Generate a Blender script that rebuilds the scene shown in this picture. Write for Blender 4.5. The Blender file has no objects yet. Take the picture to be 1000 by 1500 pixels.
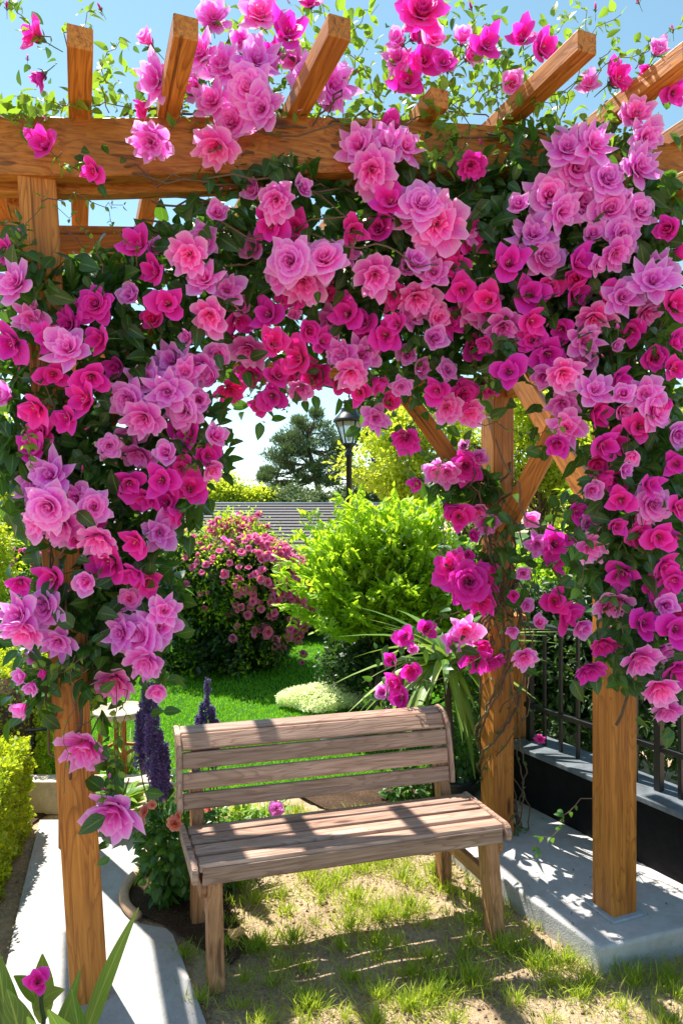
import bpy, bmesh, math, random
import numpy as np
from mathutils import Vector, Matrix
random.seed(7); rng = np.random.default_rng(7)
PI = math.pi; R = math.radians
S = bpy.context.scene; C = S.collection
CAMZ = 1.75
def at(px, py, Y): return np.array(((px-500)/1000*Y, Y, CAMZ-(py-750)/1000*Y))
def gat(px, py, z=0.0):
    Y = (CAMZ-z)*1000/(py-750); return np.array(((px-500)/1000*Y, Y, z))
def nrm(v): v = np.asarray(v, float); return v/(np.linalg.norm(v, axis=-1, keepdims=True)+1e-12)

# ------------------------------------------------------------------ mesh builder
class MB:
    def __init__(s): s.v=[]; s.l=[]; s.t=[]; s.m=[]; s.tint=[]; s.pv=[]; s.n=0
    def add(s, V, F, mat=0, tint=0.5, pv=None):
        V = np.asarray(V, float); F = np.asarray(F, int)
        s.v.append(V); s.l.append((F+s.n).ravel()); s.t.append(np.full(len(F), F.shape[1])); s.m.append(np.full(len(F), mat))
        s.tint.append(np.broadcast_to(np.asarray(tint, float), (len(V),)))
        s.pv.append(np.zeros((len(V),3)) if pv is None else pv); s.n += len(V); return s
    def mesh(s, name, mats, smooth=True):
        me = bpy.data.meshes.new(name)
        V = np.concatenate(s.v); L = np.concatenate(s.l); T = np.concatenate(s.t); M = np.concatenate(s.m)
        me.vertices.add(len(V)); me.vertices.foreach_set('co', V.ravel())
        me.loops.add(len(L)); me.loops.foreach_set('vertex_index', L.astype(np.int32))
        me.polygons.add(len(T)); me.polygons.foreach_set('loop_start', (np.cumsum(T)-T).astype(np.int32))
        me.polygons.foreach_set('loop_total', T.astype(np.int32)); me.polygons.foreach_set('material_index', M.astype(np.int32))
        me.polygons.foreach_set('use_smooth', np.full(len(T), smooth))
        a = me.attributes.new('tint', 'FLOAT', 'POINT'); a.data.foreach_set('value', np.concatenate(s.tint).astype(np.float32))
        a = me.attributes.new('puv', 'FLOAT_VECTOR', 'POINT'); a.data.foreach_set('vector', np.concatenate(s.pv).astype(np.float32).ravel())
        for m in (mats if isinstance(mats, (list, tuple)) else [mats]): me.materials.append(m)
        me.update(calc_edges=True); me.validate(); return me
    def build(s, name, mats, parent=None, smooth=True):
        o = bpy.data.objects.new(name, s.mesh(name, mats, smooth)); C.objects.link(o)
        if parent: o.parent = parent
        return o
def tag(o, label=None, cat=None, group=None, kind=None):
    if label: o['label'] = label
    if cat: o['category'] = cat
    if group: o['group'] = group
    if kind: o['kind'] = kind
    return o
def thing(name, label, cat, group=None, loc=(0,0,0), rz=0):
    o = bpy.data.objects.new(name, None); C.objects.link(o); o.location = loc; o.rotation_euler = (0,0,rz)
    o.empty_display_size = .1
    return tag(o, label, cat, group)

def tube(mb, P, r, n=6, mat=0, tint=.5, cap=True):
    P = np.asarray(P, float); k = len(P); r = np.broadcast_to(np.asarray(r, float), (k,))
    T = nrm(np.gradient(P, axis=0)); up = np.array((0,0,1.)) if abs(T[0][2]) < .9 else np.array((1.,0,0))
    V = []; a = np.linspace(0, 2*PI, n, endpoint=False)
    for i in range(k):
        u = nrm(np.cross(up, T[i])); w = np.cross(T[i], u); up = w
        V.append(P[i]+r[i]*(np.cos(a)[:,None]*u+np.sin(a)[:,None]*w))
    V = np.concatenate(V); F = []
    for i in range(k-1):
        for j in range(n): F.append((i*n+j, i*n+(j+1)%n, (i+1)*n+(j+1)%n, (i+1)*n+j))
    if cap:
        V = np.vstack((V, P[0], P[-1])); 
        Ft = [(k*n, (j+1)%n, j) for j in range(n)]+[(k*n+1, (k-1)*n+j, (k-1)*n+(j+1)%n) for j in range(n)]
        s0 = mb.n; mb.add(V, F, mat, tint); mb.l.append((np.array(Ft)+s0).ravel()); mb.t.append(np.full(len(Ft),3)); mb.m.append(np.full(len(Ft),mat))
    else: mb.add(V, F, mat, tint)
def lathe(mb, prof, c=(0,0,0), n=24, mat=0, tint=.5):
    a = np.linspace(0, 2*PI, n, endpoint=False); V=[]; F=[]
    for r, z in prof: V.append(np.stack((c[0]+r*np.cos(a), c[1]+r*np.sin(a), np.full(n, c[2]+z)), 1))
    for i in range(len(prof)-1):
        for j in range(n): F.append((i*n+j, i*n+(j+1)%n, (i+1)*n+(j+1)%n, (i+1)*n+j))
    mb.add(np.concatenate(V), F, mat, tint)
def box(mb, c, s, rz=0, mat=0, tint=.5, bev=0.0):
    bm = bmesh.new(); bmesh.ops.create_cube(bm, size=1)
    bmesh.ops.scale(bm, vec=s, verts=bm.verts)
    if bev: bmesh.ops.bevel(bm, geom=bm.edges[:], offset=bev, segments=2, affect='EDGES', profile=.5)
    bmesh.ops.rotate(bm, matrix=Matrix.Rotation(rz,3,'Z'), verts=bm.verts)
    bm.verts.index_update(); V = np.array([v.co[:] for v in bm.verts])+np.array(c)
    b4 = [[v.index for v in f.verts] for f in bm.faces]
    q = [f for f in b4 if len(f)==4]; t = [f for f in b4 if len(f)==3]
    s0 = mb.n; mb.add(V, q, mat, tint)
    if t: mb.l.append((np.array(t)+s0).ravel()); mb.t.append(np.full(len(t),3)); mb.m.append(np.full(len(t),mat))
    bm.free()
def board(name, p0, p1, w, h, mat, parent, roll=0.0, bev=.004, bow=0, segs=1, label=None):
    """straight timber: length along local X, w across, h high"""
    p0 = Vector(p0); p1 = Vector(p1); d = p1-p0; L = d.length
    bm = bmesh.new(); bmesh.ops.create_cube(bm, size=1); bmesh.ops.scale(bm, vec=(L,w,h), verts=bm.verts)
    bmesh.ops.bevel(bm, geom=bm.edges[:], offset=bev, segments=2, affect='EDGES', profile=.5)
    me = bpy.data.meshes.new(name); bm.to_mesh(me); bm.free(); me.materials.append(mat)
    o = bpy.data.objects.new(name, me); C.objects.link(o)
    x = d.normalized(); z = Vector((0,0,1)) if abs(x.z) < .95 else Vector((-math.sin(ROT), math.cos(ROT), 0))
    y = z.cross(x).normalized(); z = x.cross(y)
    M = Matrix((x,y,z)).transposed().to_4x4(); M.translation = (p0+p1)/2
    o.matrix_world = M @ Matrix.Rotation(roll,4,'X')
    if parent: o.parent = parent; o.matrix_parent_inverse = Matrix.Identity(4)
    if label: o['label'] = label
    return o
ROT = R(21)

# ------------------------------------------------------------------ materials
def newmat(name):
    m = bpy.data.materials.new(name); m.use_nodes = True; nt = m.node_tree; nt.nodes.clear()
    out = nt.nodes.new('ShaderNodeOutputMaterial'); return m, nt, out
def N(nt, typ, ins=None, **kw):
    n = nt.nodes.new(typ)
    for k, v in kw.items(): setattr(n, k, v)
    for k, v in (ins or {}).items():
        if hasattr(v, 'is_output') or isinstance(v, bpy.types.NodeSocket): nt.links.new(v, n.inputs[k])
        else: n.inputs[k].default_value = v
    return n
def ramp(nt, fac, stops):
    n = nt.nodes.new('ShaderNodeValToRGB'); nt.links.new(fac, n.inputs[0]); e = n.color_ramp.elements
    while len(e) < len(stops): e.new(.5)
    for i, (p, c) in enumerate(stops): e[i].position = p; e[i].color = (*c, 1) if len(c)==3 else c
    return n
def mixc(nt, fac, a, b, mode='MIX'):
    n = nt.nodes.new('ShaderNodeMix'); n.data_type='RGBA'; n.blend_type = mode
    for i, v in ((0,fac),(6,a),(7,b)):
        if isinstance(v, bpy.types.NodeSocket): nt.links.new(v, n.inputs[i])
        else: n.inputs[i].default_value = v if i==0 else (*v,1)[:4]
    return n.outputs[2]
def mth(nt, op, a, b=0.0, c=None):
    n = nt.nodes.new('ShaderNodeMath'); n.operation = op
    for i, v in enumerate((a,b) if c is None else (a,b,c)):
        if isinstance(v, bpy.types.NodeSocket): nt.links.new(v, n.inputs[i])
        else: n.inputs[i].default_value = v
    return n.outputs[0]

def wood_mat(name, dark, mid, light, rough=.5, knots=True, gs=1.0):
    m, nt, out = newmat(name)
    tc = N(nt,'ShaderNodeTexCoord'); oi = N(nt,'ShaderNodeObjectInfo')
    off = N(nt,'ShaderNodeVectorMath', {0: tc.outputs['Object'], 1: (0,0,0)}, operation='ADD')
    cx = N(nt,'ShaderNodeCombineXYZ', {0: mth(nt,'MULTIPLY',oi.outputs['Random'],37.0), 1: mth(nt,'MULTIPLY',oi.outputs['Random'],11.0), 2: oi.outputs['Random']})
    nt.links.new(cx.outputs[0], off.inputs[1])
    mp = N(nt,'ShaderNodeMapping', {0: off.outputs[0], 3: (1.6,14*gs,14*gs)})
    big = N(nt,'ShaderNodeTexNoise', {'Vector': mp.outputs[0], 'Scale': .8, 'Detail': 2.0, 'Distortion': .9})
    mp2 = N(nt,'ShaderNodeMapping', {0: off.outputs[0], 3: (2.5,75*gs,75*gs)})
    fine = N(nt,'ShaderNodeTexNoise', {'Vector': mp2.outputs[0], 'Scale': 1.0, 'Detail': 4.0, 'Roughness': .65})
    rings = mth(nt,'FRACT', mth(nt,'MULTIPLY', big.outputs[0], 13.0))
    ringr = ramp(nt, rings, [(0,(0,0,0)),(.25,(.7,.7,.7)),(.6,(1,1,1)),(.9,(.9,.9,.9)),(1,(0,0,0))])
    col = ramp(nt, fine.outputs[0], [(.28,dark),(.48,mid),(.72,light)])
    c2 = mixc(nt, mth(nt,'MULTIPLY', mth(nt,'SUBTRACT',1.0,ringr.outputs[0]), .62), col.outputs[0], dark)
    blot = N(nt,'ShaderNodeTexNoise', {'Vector': off.outputs[0], 'Scale': 3.0, 'Detail': 4.0})
    c3 = mixc(nt, ramp(nt, blot.outputs[0], [(.35,(0,0,0)),(.7,(.55,.55,.55))]).outputs[0], c2, tuple(x*.62 for x in mid))
    mpk = N(nt,'ShaderNodeMapping', {0: off.outputs[0], 3: (2.2,9,9)})
    kn = N(nt,'ShaderNodeTexVoronoi', {'Vector': mpk.outputs[0], 'Scale': 1.0})
    kf = ramp(nt, kn.outputs['Distance'], [(.0,(1,1,1)),(.07,(.9,.9,.9)),(.13,(0,0,0))])
    c4 = mixc(nt, mth(nt,'MULTIPLY',kf.outputs[0], .85 if knots else 0.0), c3, tuple(x*.3 for x in dark))
    mpc = N(nt,'ShaderNodeMapping', {0: off.outputs[0], 3: (1.1,42,42)})
    ck = N(nt,'ShaderNodeTexNoise', {'Vector': mpc.outputs[0], 'Scale': 1.0, 'Detail': 1.0})
    ckf = ramp(nt, ck.outputs[0], [(.67,(0,0,0)),(.72,(.6,.6,.6))]).outputs[0]
    c4 = mixc(nt, ckf, c4, tuple(x*.25 for x in dark))
    hsv = N(nt,'ShaderNodeHueSaturation', {'Color': c4, 'Value': mth(nt,'MULTIPLY_ADD',oi.outputs['Random'],.35,.82)})
    bmp = N(nt,'ShaderNodeBump', {'Strength': .55, 'Distance': .002, 'Height': mth(nt,'ADD',fine.outputs[0], mth(nt,'MULTIPLY_ADD',ringr.outputs[0],.35,mth(nt,'MULTIPLY',ckf,-2.0)))})
    rg = mth(nt,'MULTIPLY_ADD', fine.outputs[0], .3, rough-.12)
    b = N(nt,'ShaderNodeBsdfPrincipled', {'Base Color': hsv.outputs[0], 'Roughness': rg, 'Normal': bmp.outputs[0], 'Specular IOR Level': .4})
    nt.links.new(b.outputs[0], out.inputs[0]); return m
def leaf_mat(name, stops, trans, tfac=.4, rough=.4, hue=0.0, spec=.5):
    m, nt, out = newmat(name)
    a = N(nt,'ShaderNodeAttribute', attribute_name='tint'); p = N(nt,'ShaderNodeAttribute', attribute_name='puv')
    sp = N(nt,'ShaderNodeSeparateXYZ', {0: p.outputs['Vector']})
    col = ramp(nt, a.outputs['Fac'], stops)
    # midrib and side veins (puv: s across, t along)
    mr = ramp(nt, mth(nt,'ABSOLUTE', sp.outputs[0]), [(0,(1,1,1)),(.07,(.3,.3,.3)),(.14,(0,0,0))])
    sv = mth(nt,'SINE', mth(nt,'MULTIPLY', mth(nt,'SUBTRACT', sp.outputs[1], mth(nt,'MULTIPLY', mth(nt,'ABSOLUTE',sp.outputs[0]), .35)), 46.0))
    vein = mth(nt,'MAXIMUM', mth(nt,'MULTIPLY',mr.outputs[0],.5), mth(nt,'MULTIPLY', mth(nt,'GREATER_THAN', sv, .86), .18))
    vein = mth(nt,'MULTIPLY', vein, mth(nt,'GREATER_THAN', sp.outputs[1], .001))
    c2 = mixc(nt, vein, col.outputs[0], tuple(min(1,x*2.2+.02) for x in stops[-1][1]))
    bmp = N(nt,'ShaderNodeBump', {'Strength': .4, 'Distance': .002, 'Height': vein})
    b = N(nt,'ShaderNodeBsdfPrincipled', {'Base Color': c2, 'Roughness': rough, 'Specular IOR Level': spec, 'Normal': bmp.outputs[0]})
    tcol = mixc(nt, .75, c2, trans)
    t = N(nt,'ShaderNodeBsdfTranslucent', {'Color': tcol})
    mx = N(nt,'ShaderNodeMixShader', {0: tfac, 1: b.outputs[0], 2: t.outputs[0]})
    nt.links.new(mx.outputs[0], out.inputs[0]); return m
def petal_mat(name, core, body, edge, veinc, tfac=.50, vs=.6):
    m, nt, out = newmat(name)
    oi = N(nt,'ShaderNodeObjectInfo'); a = N(nt,'ShaderNodeAttribute', attribute_name='tint')
    p = N(nt,'ShaderNodeAttribute', attribute_name='puv'); sp = N(nt,'ShaderNodeSeparateXYZ', {0: p.outputs['Vector']})
    g = ramp(nt, sp.outputs[1], [(0,core),(.30,tuple(.5*(x+y) for x,y in zip(core,body))),(.66,body),(.86,tuple(.55*x+.45*y for x,y in zip(body,edge))),(1,edge)])
    nz = N(nt,'ShaderNodeTexNoise', {'Vector': p.outputs['Vector'], 'Scale': 3.0, 'Detail': 2.0})
    w = mth(nt,'SINE', mth(nt,'ADD', mth(nt,'MULTIPLY', sp.outputs[0], 21.0), mth(nt,'MULTIPLY', nz.outputs[0], 9.0)))
    w = mth(nt,'MULTIPLY', mth(nt,'POWER', mth(nt,'MULTIPLY_ADD', w, .5, .5), 2.5), mth(nt,'SUBTRACT', 1.1, sp.outputs[1]))
    c = mixc(nt, mth(nt,'MULTIPLY', w, vs), g.outputs[0], veinc)
    c = mixc(nt, mth(nt,'MULTIPLY', a.outputs['Fac'], .38), c, core)
    cr = N(nt,'ShaderNodeTexNoise', {'Vector': p.outputs['Vector'], 'Scale': 9.0, 'Detail': 4.0})
    c = mixc(nt, ramp(nt, cr.outputs[0], [(.60,(0,0,0)),(.78,(.35,.35,.35))]).outputs[0], c, edge)
    hsv = N(nt,'ShaderNodeHueSaturation', {'Color': c, 'Hue': mth(nt,'MULTIPLY_ADD',oi.outputs['Random'],.03,.487), 'Value': mth(nt,'MULTIPLY_ADD',oi.outputs['Random'],.24,.98)})
    bmp = N(nt,'ShaderNodeBump', {'Strength': .6, 'Distance': .003, 'Height': mth(nt,'ADD', w, mth(nt,'MULTIPLY', cr.outputs[0], 1.5))})
    b = N(nt,'ShaderNodeBsdfPrincipled', {'Base Color': hsv.outputs[0], 'Roughness': .55, 'Specular IOR Level': .3, 'Normal': bmp.outputs[0], 'Sheen Weight': .15})
    t = N(nt,'ShaderNodeBsdfTranslucent', {'Color': hsv.outputs[0]})
    mx = N(nt,'ShaderNodeMixShader', {0: tfac, 1: b.outputs[0], 2: t.outputs[0]})
    nt.links.new(mx.outputs[0], out.inputs[0]); return m
def plain(name, col, rough=.6, metal=0.0, nscale=20, amt=.25, bump=.2, spec=.5, dist=.003):
    m, nt, out = newmat(name); tc = N(nt,'ShaderNodeTexCoord')
    n = N(nt,'ShaderNodeTexNoise', {'Vector': tc.outputs['Object'], 'Scale': nscale, 'Detail': 6.0, 'Roughness': .65})
    c = ramp(nt, n.outputs[0], [(.25,tuple(x*(1-amt) for x in col)),(.75,tuple(min(1,x*(1+amt)) for x in col))])
    bmp = N(nt,'ShaderNodeBump', {'Strength': bump, 'Distance': dist, 'Height': n.outputs[0]})
    b = N(nt,'ShaderNodeBsdfPrincipled', {'Base Color': c.outputs[0], 'Roughness': rough, 'Metallic': metal, 'Normal': bmp.outputs[0], 'Specular IOR Level': spec})
    nt.links.new(b.outputs[0], out.inputs[0]); return m
def concrete_mat(name, col):
    m, nt, out = newmat(name); tc = N(nt,'ShaderNodeTexCoord'); v = tc.outputs['Object']
    n1 = N(nt,'ShaderNodeTexNoise', {'Vector': v, 'Scale': 2.5, 'Detail': 6.0}); n2 = N(nt,'ShaderNodeTexNoise', {'Vector': v, 'Scale': 160.0, 'Detail': 3.0})
    n3 = N(nt,'ShaderNodeTexNoise', {'Vector': v, 'Scale': 14.0, 'Detail': 8.0, 'Roughness': .7})
    vo = N(nt,'ShaderNodeTexVoronoi', {'Vector': v, 'Scale': 22.0})
    c = ramp(nt, n1.outputs[0], [(.3,tuple(x*.80 for x in col)),(.7,col)])
    c = mixc(nt, ramp(nt, n3.outputs[0], [(.42,(0,0,0)),(.72,(.75,.75,.75))]).outputs[0], c.outputs[0], tuple(x*f for x,f in zip(col,(.62,.58,.52))))
    c = mixc(nt, ramp(nt, vo.outputs[0], [(.03,(.75,.75,.75)),(.09,(0,0,0))]).outputs[0], c, (.10,.085,.07))
    h = mth(nt,'ADD', n2.outputs[0], mth(nt,'MULTIPLY', n3.outputs[0], 2.0))
    bmp = N(nt,'ShaderNodeBump', {'Strength': .6, 'Distance': .004, 'Height': h})
    b = N(nt,'ShaderNodeBsdfPrincipled', {'Base Color': c, 'Roughness': .8, 'Normal': bmp.outputs[0]})
    nt.links.new(b.outputs[0], out.inputs[0]); return m
def soil_mat(name, a, b_, c_, scale=1.0):
    m, nt, out = newmat(name); tc = N(nt,'ShaderNodeTexCoord'); v = tc.outputs['Object']
    n1 = N(nt,'ShaderNodeTexNoise', {'Vector': v, 'Scale': 3.0*scale, 'Detail': 8.0, 'Roughness': .7})
    n2 = N(nt,'ShaderNodeTexNoise', {'Vector': v, 'Scale': 70.0*scale, 'Detail': 6.0, 'Roughness': .75})
    vo = N(nt,'ShaderNodeTexVoronoi', {'Vector': v, 'Scale': 120.0*scale})
    f = mth(nt,'MULTIPLY_ADD', n2.outputs[0], .55, mth(nt,'MULTIPLY', n1.outputs[0], .45))
    c = ramp(nt, f, [(.34,a),(.5,b_),(.66,c_)])
    h = mth(nt,'ADD', mth(nt,'MULTIPLY', n2.outputs[0], 1.5), mth(nt,'MULTIPLY', vo.outputs[0], .6))
    bmp = N(nt,'ShaderNodeBump', {'Strength': .9, 'Distance': .008, 'Height': h})
    b = N(nt,'ShaderNodeBsdfPrincipled', {'Base Color': c.outputs[0], 'Roughness': .95, 'Normal': bmp.outputs[0], 'Specular IOR Level': .2})
    nt.links.new(b.outputs[0], out.inputs[0]); return m

M = {}
M['cedar'] = wood_mat('cedar', (.20,.052,.008), (.55,.20,.030), (.72,.31,.058), .5)
M['bench'] = wood_mat('bench_wood', (.17,.085,.055), (.50,.315,.235), (.67,.48,.39), .33, True, 1.0)
M['benchleg'] = wood_mat('bench_leg_wood', (.17,.062,.022), (.47,.22,.095), (.60,.32,.16), .45)
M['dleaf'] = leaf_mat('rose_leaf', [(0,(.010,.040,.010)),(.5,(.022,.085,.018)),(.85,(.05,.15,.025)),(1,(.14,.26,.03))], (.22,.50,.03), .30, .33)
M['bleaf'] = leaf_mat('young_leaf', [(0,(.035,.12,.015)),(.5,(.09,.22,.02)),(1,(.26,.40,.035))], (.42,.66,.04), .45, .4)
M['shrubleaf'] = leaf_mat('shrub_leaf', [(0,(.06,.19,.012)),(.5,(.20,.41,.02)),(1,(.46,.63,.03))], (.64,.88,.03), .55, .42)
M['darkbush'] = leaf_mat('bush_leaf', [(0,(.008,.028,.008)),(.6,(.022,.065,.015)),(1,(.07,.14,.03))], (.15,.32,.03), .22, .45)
M['hedge'] = leaf_mat('hedge_leaf', [(0,(.07,.15,.01)),(.5,(.22,.34,.012)),(1,(.62,.68,.02))], (.85,.92,.03), .48, .45)
M['treeleaf'] = leaf_mat('tree_leaf', [(0,(.12,.20,.02)),(.5,(.34,.46,.035)),(1,(.60,.64,.06))], (.85,.92,.06), .55, .55)
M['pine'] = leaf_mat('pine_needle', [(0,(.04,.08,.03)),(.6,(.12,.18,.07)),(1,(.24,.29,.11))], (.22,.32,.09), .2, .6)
M['grass'] = leaf_mat('grass_blade', [(0,(.04,.16,.006)),(.5,(.11,.36,.010)),(1,(.28,.52,.02))], (.36,.80,.02), .45, .5)
M['tuft'] = leaf_mat('tuft_blade', [(0,(.07,.15,.010)),(.6,(.24,.38,.02)),(.9,(.45,.52,.04)),(1,(.58,.48,.18))], (.70,.82,.05), .48, .5)
M['strap'] = leaf_mat('strap_leaf', [(0,(.035,.10,.015)),(.6,(.09,.20,.03)),(1,(.28,.36,.06))], (.30,.50,.05), .28, .35)
M['twig'] = plain('twig', (.12,.075,.04), .8, nscale=60)
M['stem'] = plain('green_stem', (.07,.11,.03), .6, nscale=60)
M['bark'] = plain('bark', (.10,.065,.045), .9, nscale=12, amt=.5, bump=.8, dist=.02)
M['calyx'] = plain('calyx', (.06,.15,.03), .5, nscale=30)
M['lav'] = petal_mat('lavender_pink_petal', (.90,.06,.50), (.97,.20,.84), (.99,.58,.98), (.74,.04,.60))
M['pink'] = petal_mat('pink_petal', (.95,.09,.50), (.98,.16,.77), (.99,.55,.95), (.82,.03,.54))
M['mag'] = petal_mat('magenta_petal', (.58,.002,.24), (.90,.012,.47), (.98,.08,.70), (.52,.002,.25), .45, .3)
M['crim_shaded'] = petal_mat('crimson_shaded_petal', (.56,.003,.18), (.92,.014,.43), (.97,.09,.62), (.50,.004,.13), .38, .3)  # crimson tone; also puts shade into the colour of blooms inside the arch
M['blush'] = petal_mat('blush_petal', (.92,.10,.32), (.97,.17,.48), (.99,.42,.68), (.80,.05,.30), .5)
M['coral'] = petal_mat('coral_petal', (.80,.10,.08), (.86,.22,.18), (.90,.45,.38), (.6,.05,.05))
M['purple'] = petal_mat('purple_petal', (.10,.05,.20), (.22,.13,.42), (.50,.42,.72), (.08,.03,.17), .3)
M['white'] = petal_mat('white_petal', (.85,.86,.55), (.92,.93,.80), (.95,.95,.92), (.8,.8,.6), .4, .1)
M['stamen'] = plain('stamen', (.85,.55,.42), .6)
M['concrete'] = concrete_mat('concrete', (.56,.545,.54))
M['path'] = concrete_mat('path_concrete', (.50,.485,.475))
M['sand'] = soil_mat('sandy_soil', (.17,.105,.06), (.47,.34,.215), (.70,.55,.38))
M['soil'] = soil_mat('dark_soil', (.02,.012,.008), (.07,.04,.024), (.16,.10,.06))
M['lawn'] = soil_mat('lawn_base', (.015,.06,.005), (.035,.13,.008), (.07,.20,.012))
M['far'] = soil_mat('far_ground', (.02,.05,.01), (.05,.10,.02), (.10,.14,.04), .3)
M['black'] = plain('black_paint', (.006,.0065,.008), .38, nscale=40, amt=.3, bump=.05)
M['blackwall'] = plain('black_wall', (.005,.005,.0055), .75, nscale=14, amt=.7, bump=.8, spec=.2, dist=.01)
M['coping'] = plain('slate_coping', (.12,.14,.16), .6, nscale=16, amt=.5, bump=.6)
M['iron'] = plain('lamp_iron', (.012,.012,.013), .35, nscale=30, amt=.3)
M['clay'] = plain('clay', (.50,.33,.21), .8, nscale=18, amt=.25)
M['stone'] = plain('limestone', (.50,.42,.32), .85, nscale=22, amt=.25, bump=.4)
M['grey'] = plain('grey_stone', (.33,.36,.40), .7, nscale=22)
M['shingle'] = plain('shingle', (.13,.115,.12), .85, nscale=26, amt=.5, bump=.5, dist=.01)
M['housewall'] = plain('render_wall', (.42,.43,.38), .9, nscale=5, amt=.12)
M['trim'] = plain('white_trim', (.72,.72,.70), .6)
M['winglass'] = plain('window_glass', (.03,.045,.055), .08, nscale=2, amt=.2, bump=0)
m, nt, out = newmat('lamp_glass'); g = N(nt,'ShaderNodeBsdfPrincipled', {'Base Color': (.85,.83,.72,1), 'Roughness': .25, 'Transmission Weight': .75, 'IOR': 1.3})
nt.links.new(g.outputs[0], out.inputs[0]); M['lglass'] = m

# ------------------------------------------------------------------ leaf templates & scatter
def grid_leaf(L=1.0, W=.5, nv=5, fold=.25, droop=.25, sharp=1.0, base=.0):
    V=[];F=[];pv=[]
    for i in range(nv):
        t = i/(nv-1); w = W*.5*(math.sin(PI*min(1,t**.75*.98+.02))**.8)*(1-t*.15) if 0<i<nv-1 else (.004 if i==nv-1 else W*.06)
        for s in (-1,0,1):
            V.append((s*w, L*t, abs(s)*w*fold*2 - droop*L*t*t)); pv.append((s, max(t,.02), 0))
    for i in range(nv-1):
        for j in range(2): a = i*3+j; F.append((a,a+1,a+4,a+3))
    return np.array(V), np.array(F), np.array(pv)
LEAF = grid_leaf(1,.62,6,.16,.22); LEAF4 = grid_leaf(1,.50,4,.2,.2); BLADE = grid_leaf(1,.10,5,.1,.45)
QUAD = (np.array(((0,0,0),(.32,.5,.06),(0,1,-.08),(-.32,.5,.06))), np.array(((0,1,2,3),)), np.zeros((4,3)))
NEED = (np.array(((-.035,0,0),(.035,0,0),(0,1,0))), np.array(((0,1,2),)), np.zeros((3,3)))
GB = (np.array(((-.05,0,0),(.05,0,0),(.03,.6,-.08),(-.03,.6,-.08))), np.array(((0,1,2,3),)), np.zeros((4,3)))
def scatter(mb, P, D, Nn, size, tmpl, tint, mat=0):
    """P points, D leaf directions, Nn approximate normals"""
    V, F, pv = tmpl; n = len(P); D = nrm(D); X = nrm(np.cross(D, Nn)); Z = np.cross(X, D)
    size = np.broadcast_to(np.asarray(size,float),(n,))
    W = P[:,None,:] + size[:,None,None]*(V[None,:,0,None]*X[:,None,:]+V[None,:,1,None]*D[:,None,:]+V[None,:,2,None]*Z[:,None,:])
    k = len(V); FF = (F[None]+np.arange(n)[:,None,None]*k).reshape(-1, F.shape[1])
    mb.add(W.reshape(-1,3), FF, mat, np.repeat(np.broadcast_to(tint,(n,)), k), np.tile(pv,(n,1)))
def rdir(n): return nrm(rng.normal(size=(n,3)))
def lump(D, k=5, amp=.22, seed=0):
    r = np.random.default_rng(seed); o = np.zeros(len(D))
    for i in range(7):
        w = r.normal(size=3)*k; o += np.cos(D@w + r.uniform(0,6.3))
    return 1+amp*o/2.6
def clumpcloud(mb, c, rad, ncl, per, csize, lsize, tmpl, seed=0, tint=(0,1), zmin=None, shell=(.55,1.0), lumpk=3, flat=1.0, updir=0.0, upper=-1):
    """crown: ncl leaf clumps over a lumpy ellipsoid volume"""
    D = rdir(ncl)
    if upper > -1: D[:,2] = np.where(D[:,2] < upper, -D[:,2]*.6, D[:,2]); D = nrm(D)
    rr = rng.uniform(shell[0], shell[1], ncl)**.7 * lump(D, lumpk, .25, seed)
    Q = np.array(c)+D*rr[:,None]*np.array(rad)
    n = ncl*per; cs = rng.uniform(.6,1.3,ncl)
    off = rdir(n)*(rng.random(n)**.5)[:,None]*csize*np.repeat(cs,per)[:,None]; off[:,2] *= flat
    P = np.repeat(Q,per,0)+off
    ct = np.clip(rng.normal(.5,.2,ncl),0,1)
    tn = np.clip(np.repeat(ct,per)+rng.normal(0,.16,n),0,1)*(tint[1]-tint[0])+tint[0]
    LD = nrm(nrm(off)*1.0+rdir(n)*.7+np.array((0,0,updir))); NN = nrm(rdir(n)*.8+np.array((0,0,.9)))
    if zmin is not None:
        k = P[:,2] > zmin; P, LD, NN, tn = P[k], LD[k], NN[k], tn[k]; n = len(P)
    scatter(mb, P, LD, NN, rng.uniform(.65,1.25,n)*lsize, tmpl, tn)
    return Q

# ------------------------------------------------------------------ blooms
def petal(mb, az, L, a0, a1, W, r0, z0, point, ruf, seed, mat=0, tint=0, nu=7, nv=7, tw=0, recurl=0):
    r = np.random.default_rng(seed); ph = r.uniform(0,6.3,4)
    V = np.zeros((nv+1, nu, 3)); pv = np.zeros((nv+1, nu, 3))
    for j in range(nu):
        s = -1+2*j/(nu-1); Ls = L*(1-point*abs(s)**1.15); rr, zz = r0, z0
        for i in range(nv+1):
            t = i/nv
            ang = a0+(a1-a0)*t**1.3 + recurl*max(0,t-.65)*2.5*(.4+abs(s)**2)
            if i: rr += math.sin(ang)*Ls/nv; zz += math.cos(ang)*Ls/nv
            wt = (.30+.70*math.sin(PI*.5*min(1,t*1.5)))
            phi = az+s*W*wt*min(1.6,(.5/max(rr,.22)))**.35+tw*t
            rf = ruf*1.2*t*t*math.sin(s*5+ph[0]+t*2)+ruf*.7*t*t*math.sin(s*11+ph[1])
            rho = rr*(1+.07*s*(1 if tw>=0 else -1)) + rf*.4 + .035*s
            V[i,j] = (rho*math.cos(phi), rho*math.sin(phi), zz+rf*.7+.05*abs(s)**2*t); pv[i,j] = (s+ph[2], t, ph[3])
    F = [(i*nu+j, i*nu+j+1, (i+1)*nu+j+1, (i+1)*nu+j) for i in range(nv) for j in range(nu-1)]
    mb.add(V.reshape(-1,3), F, mat, tint, pv.reshape(-1,3))
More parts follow.
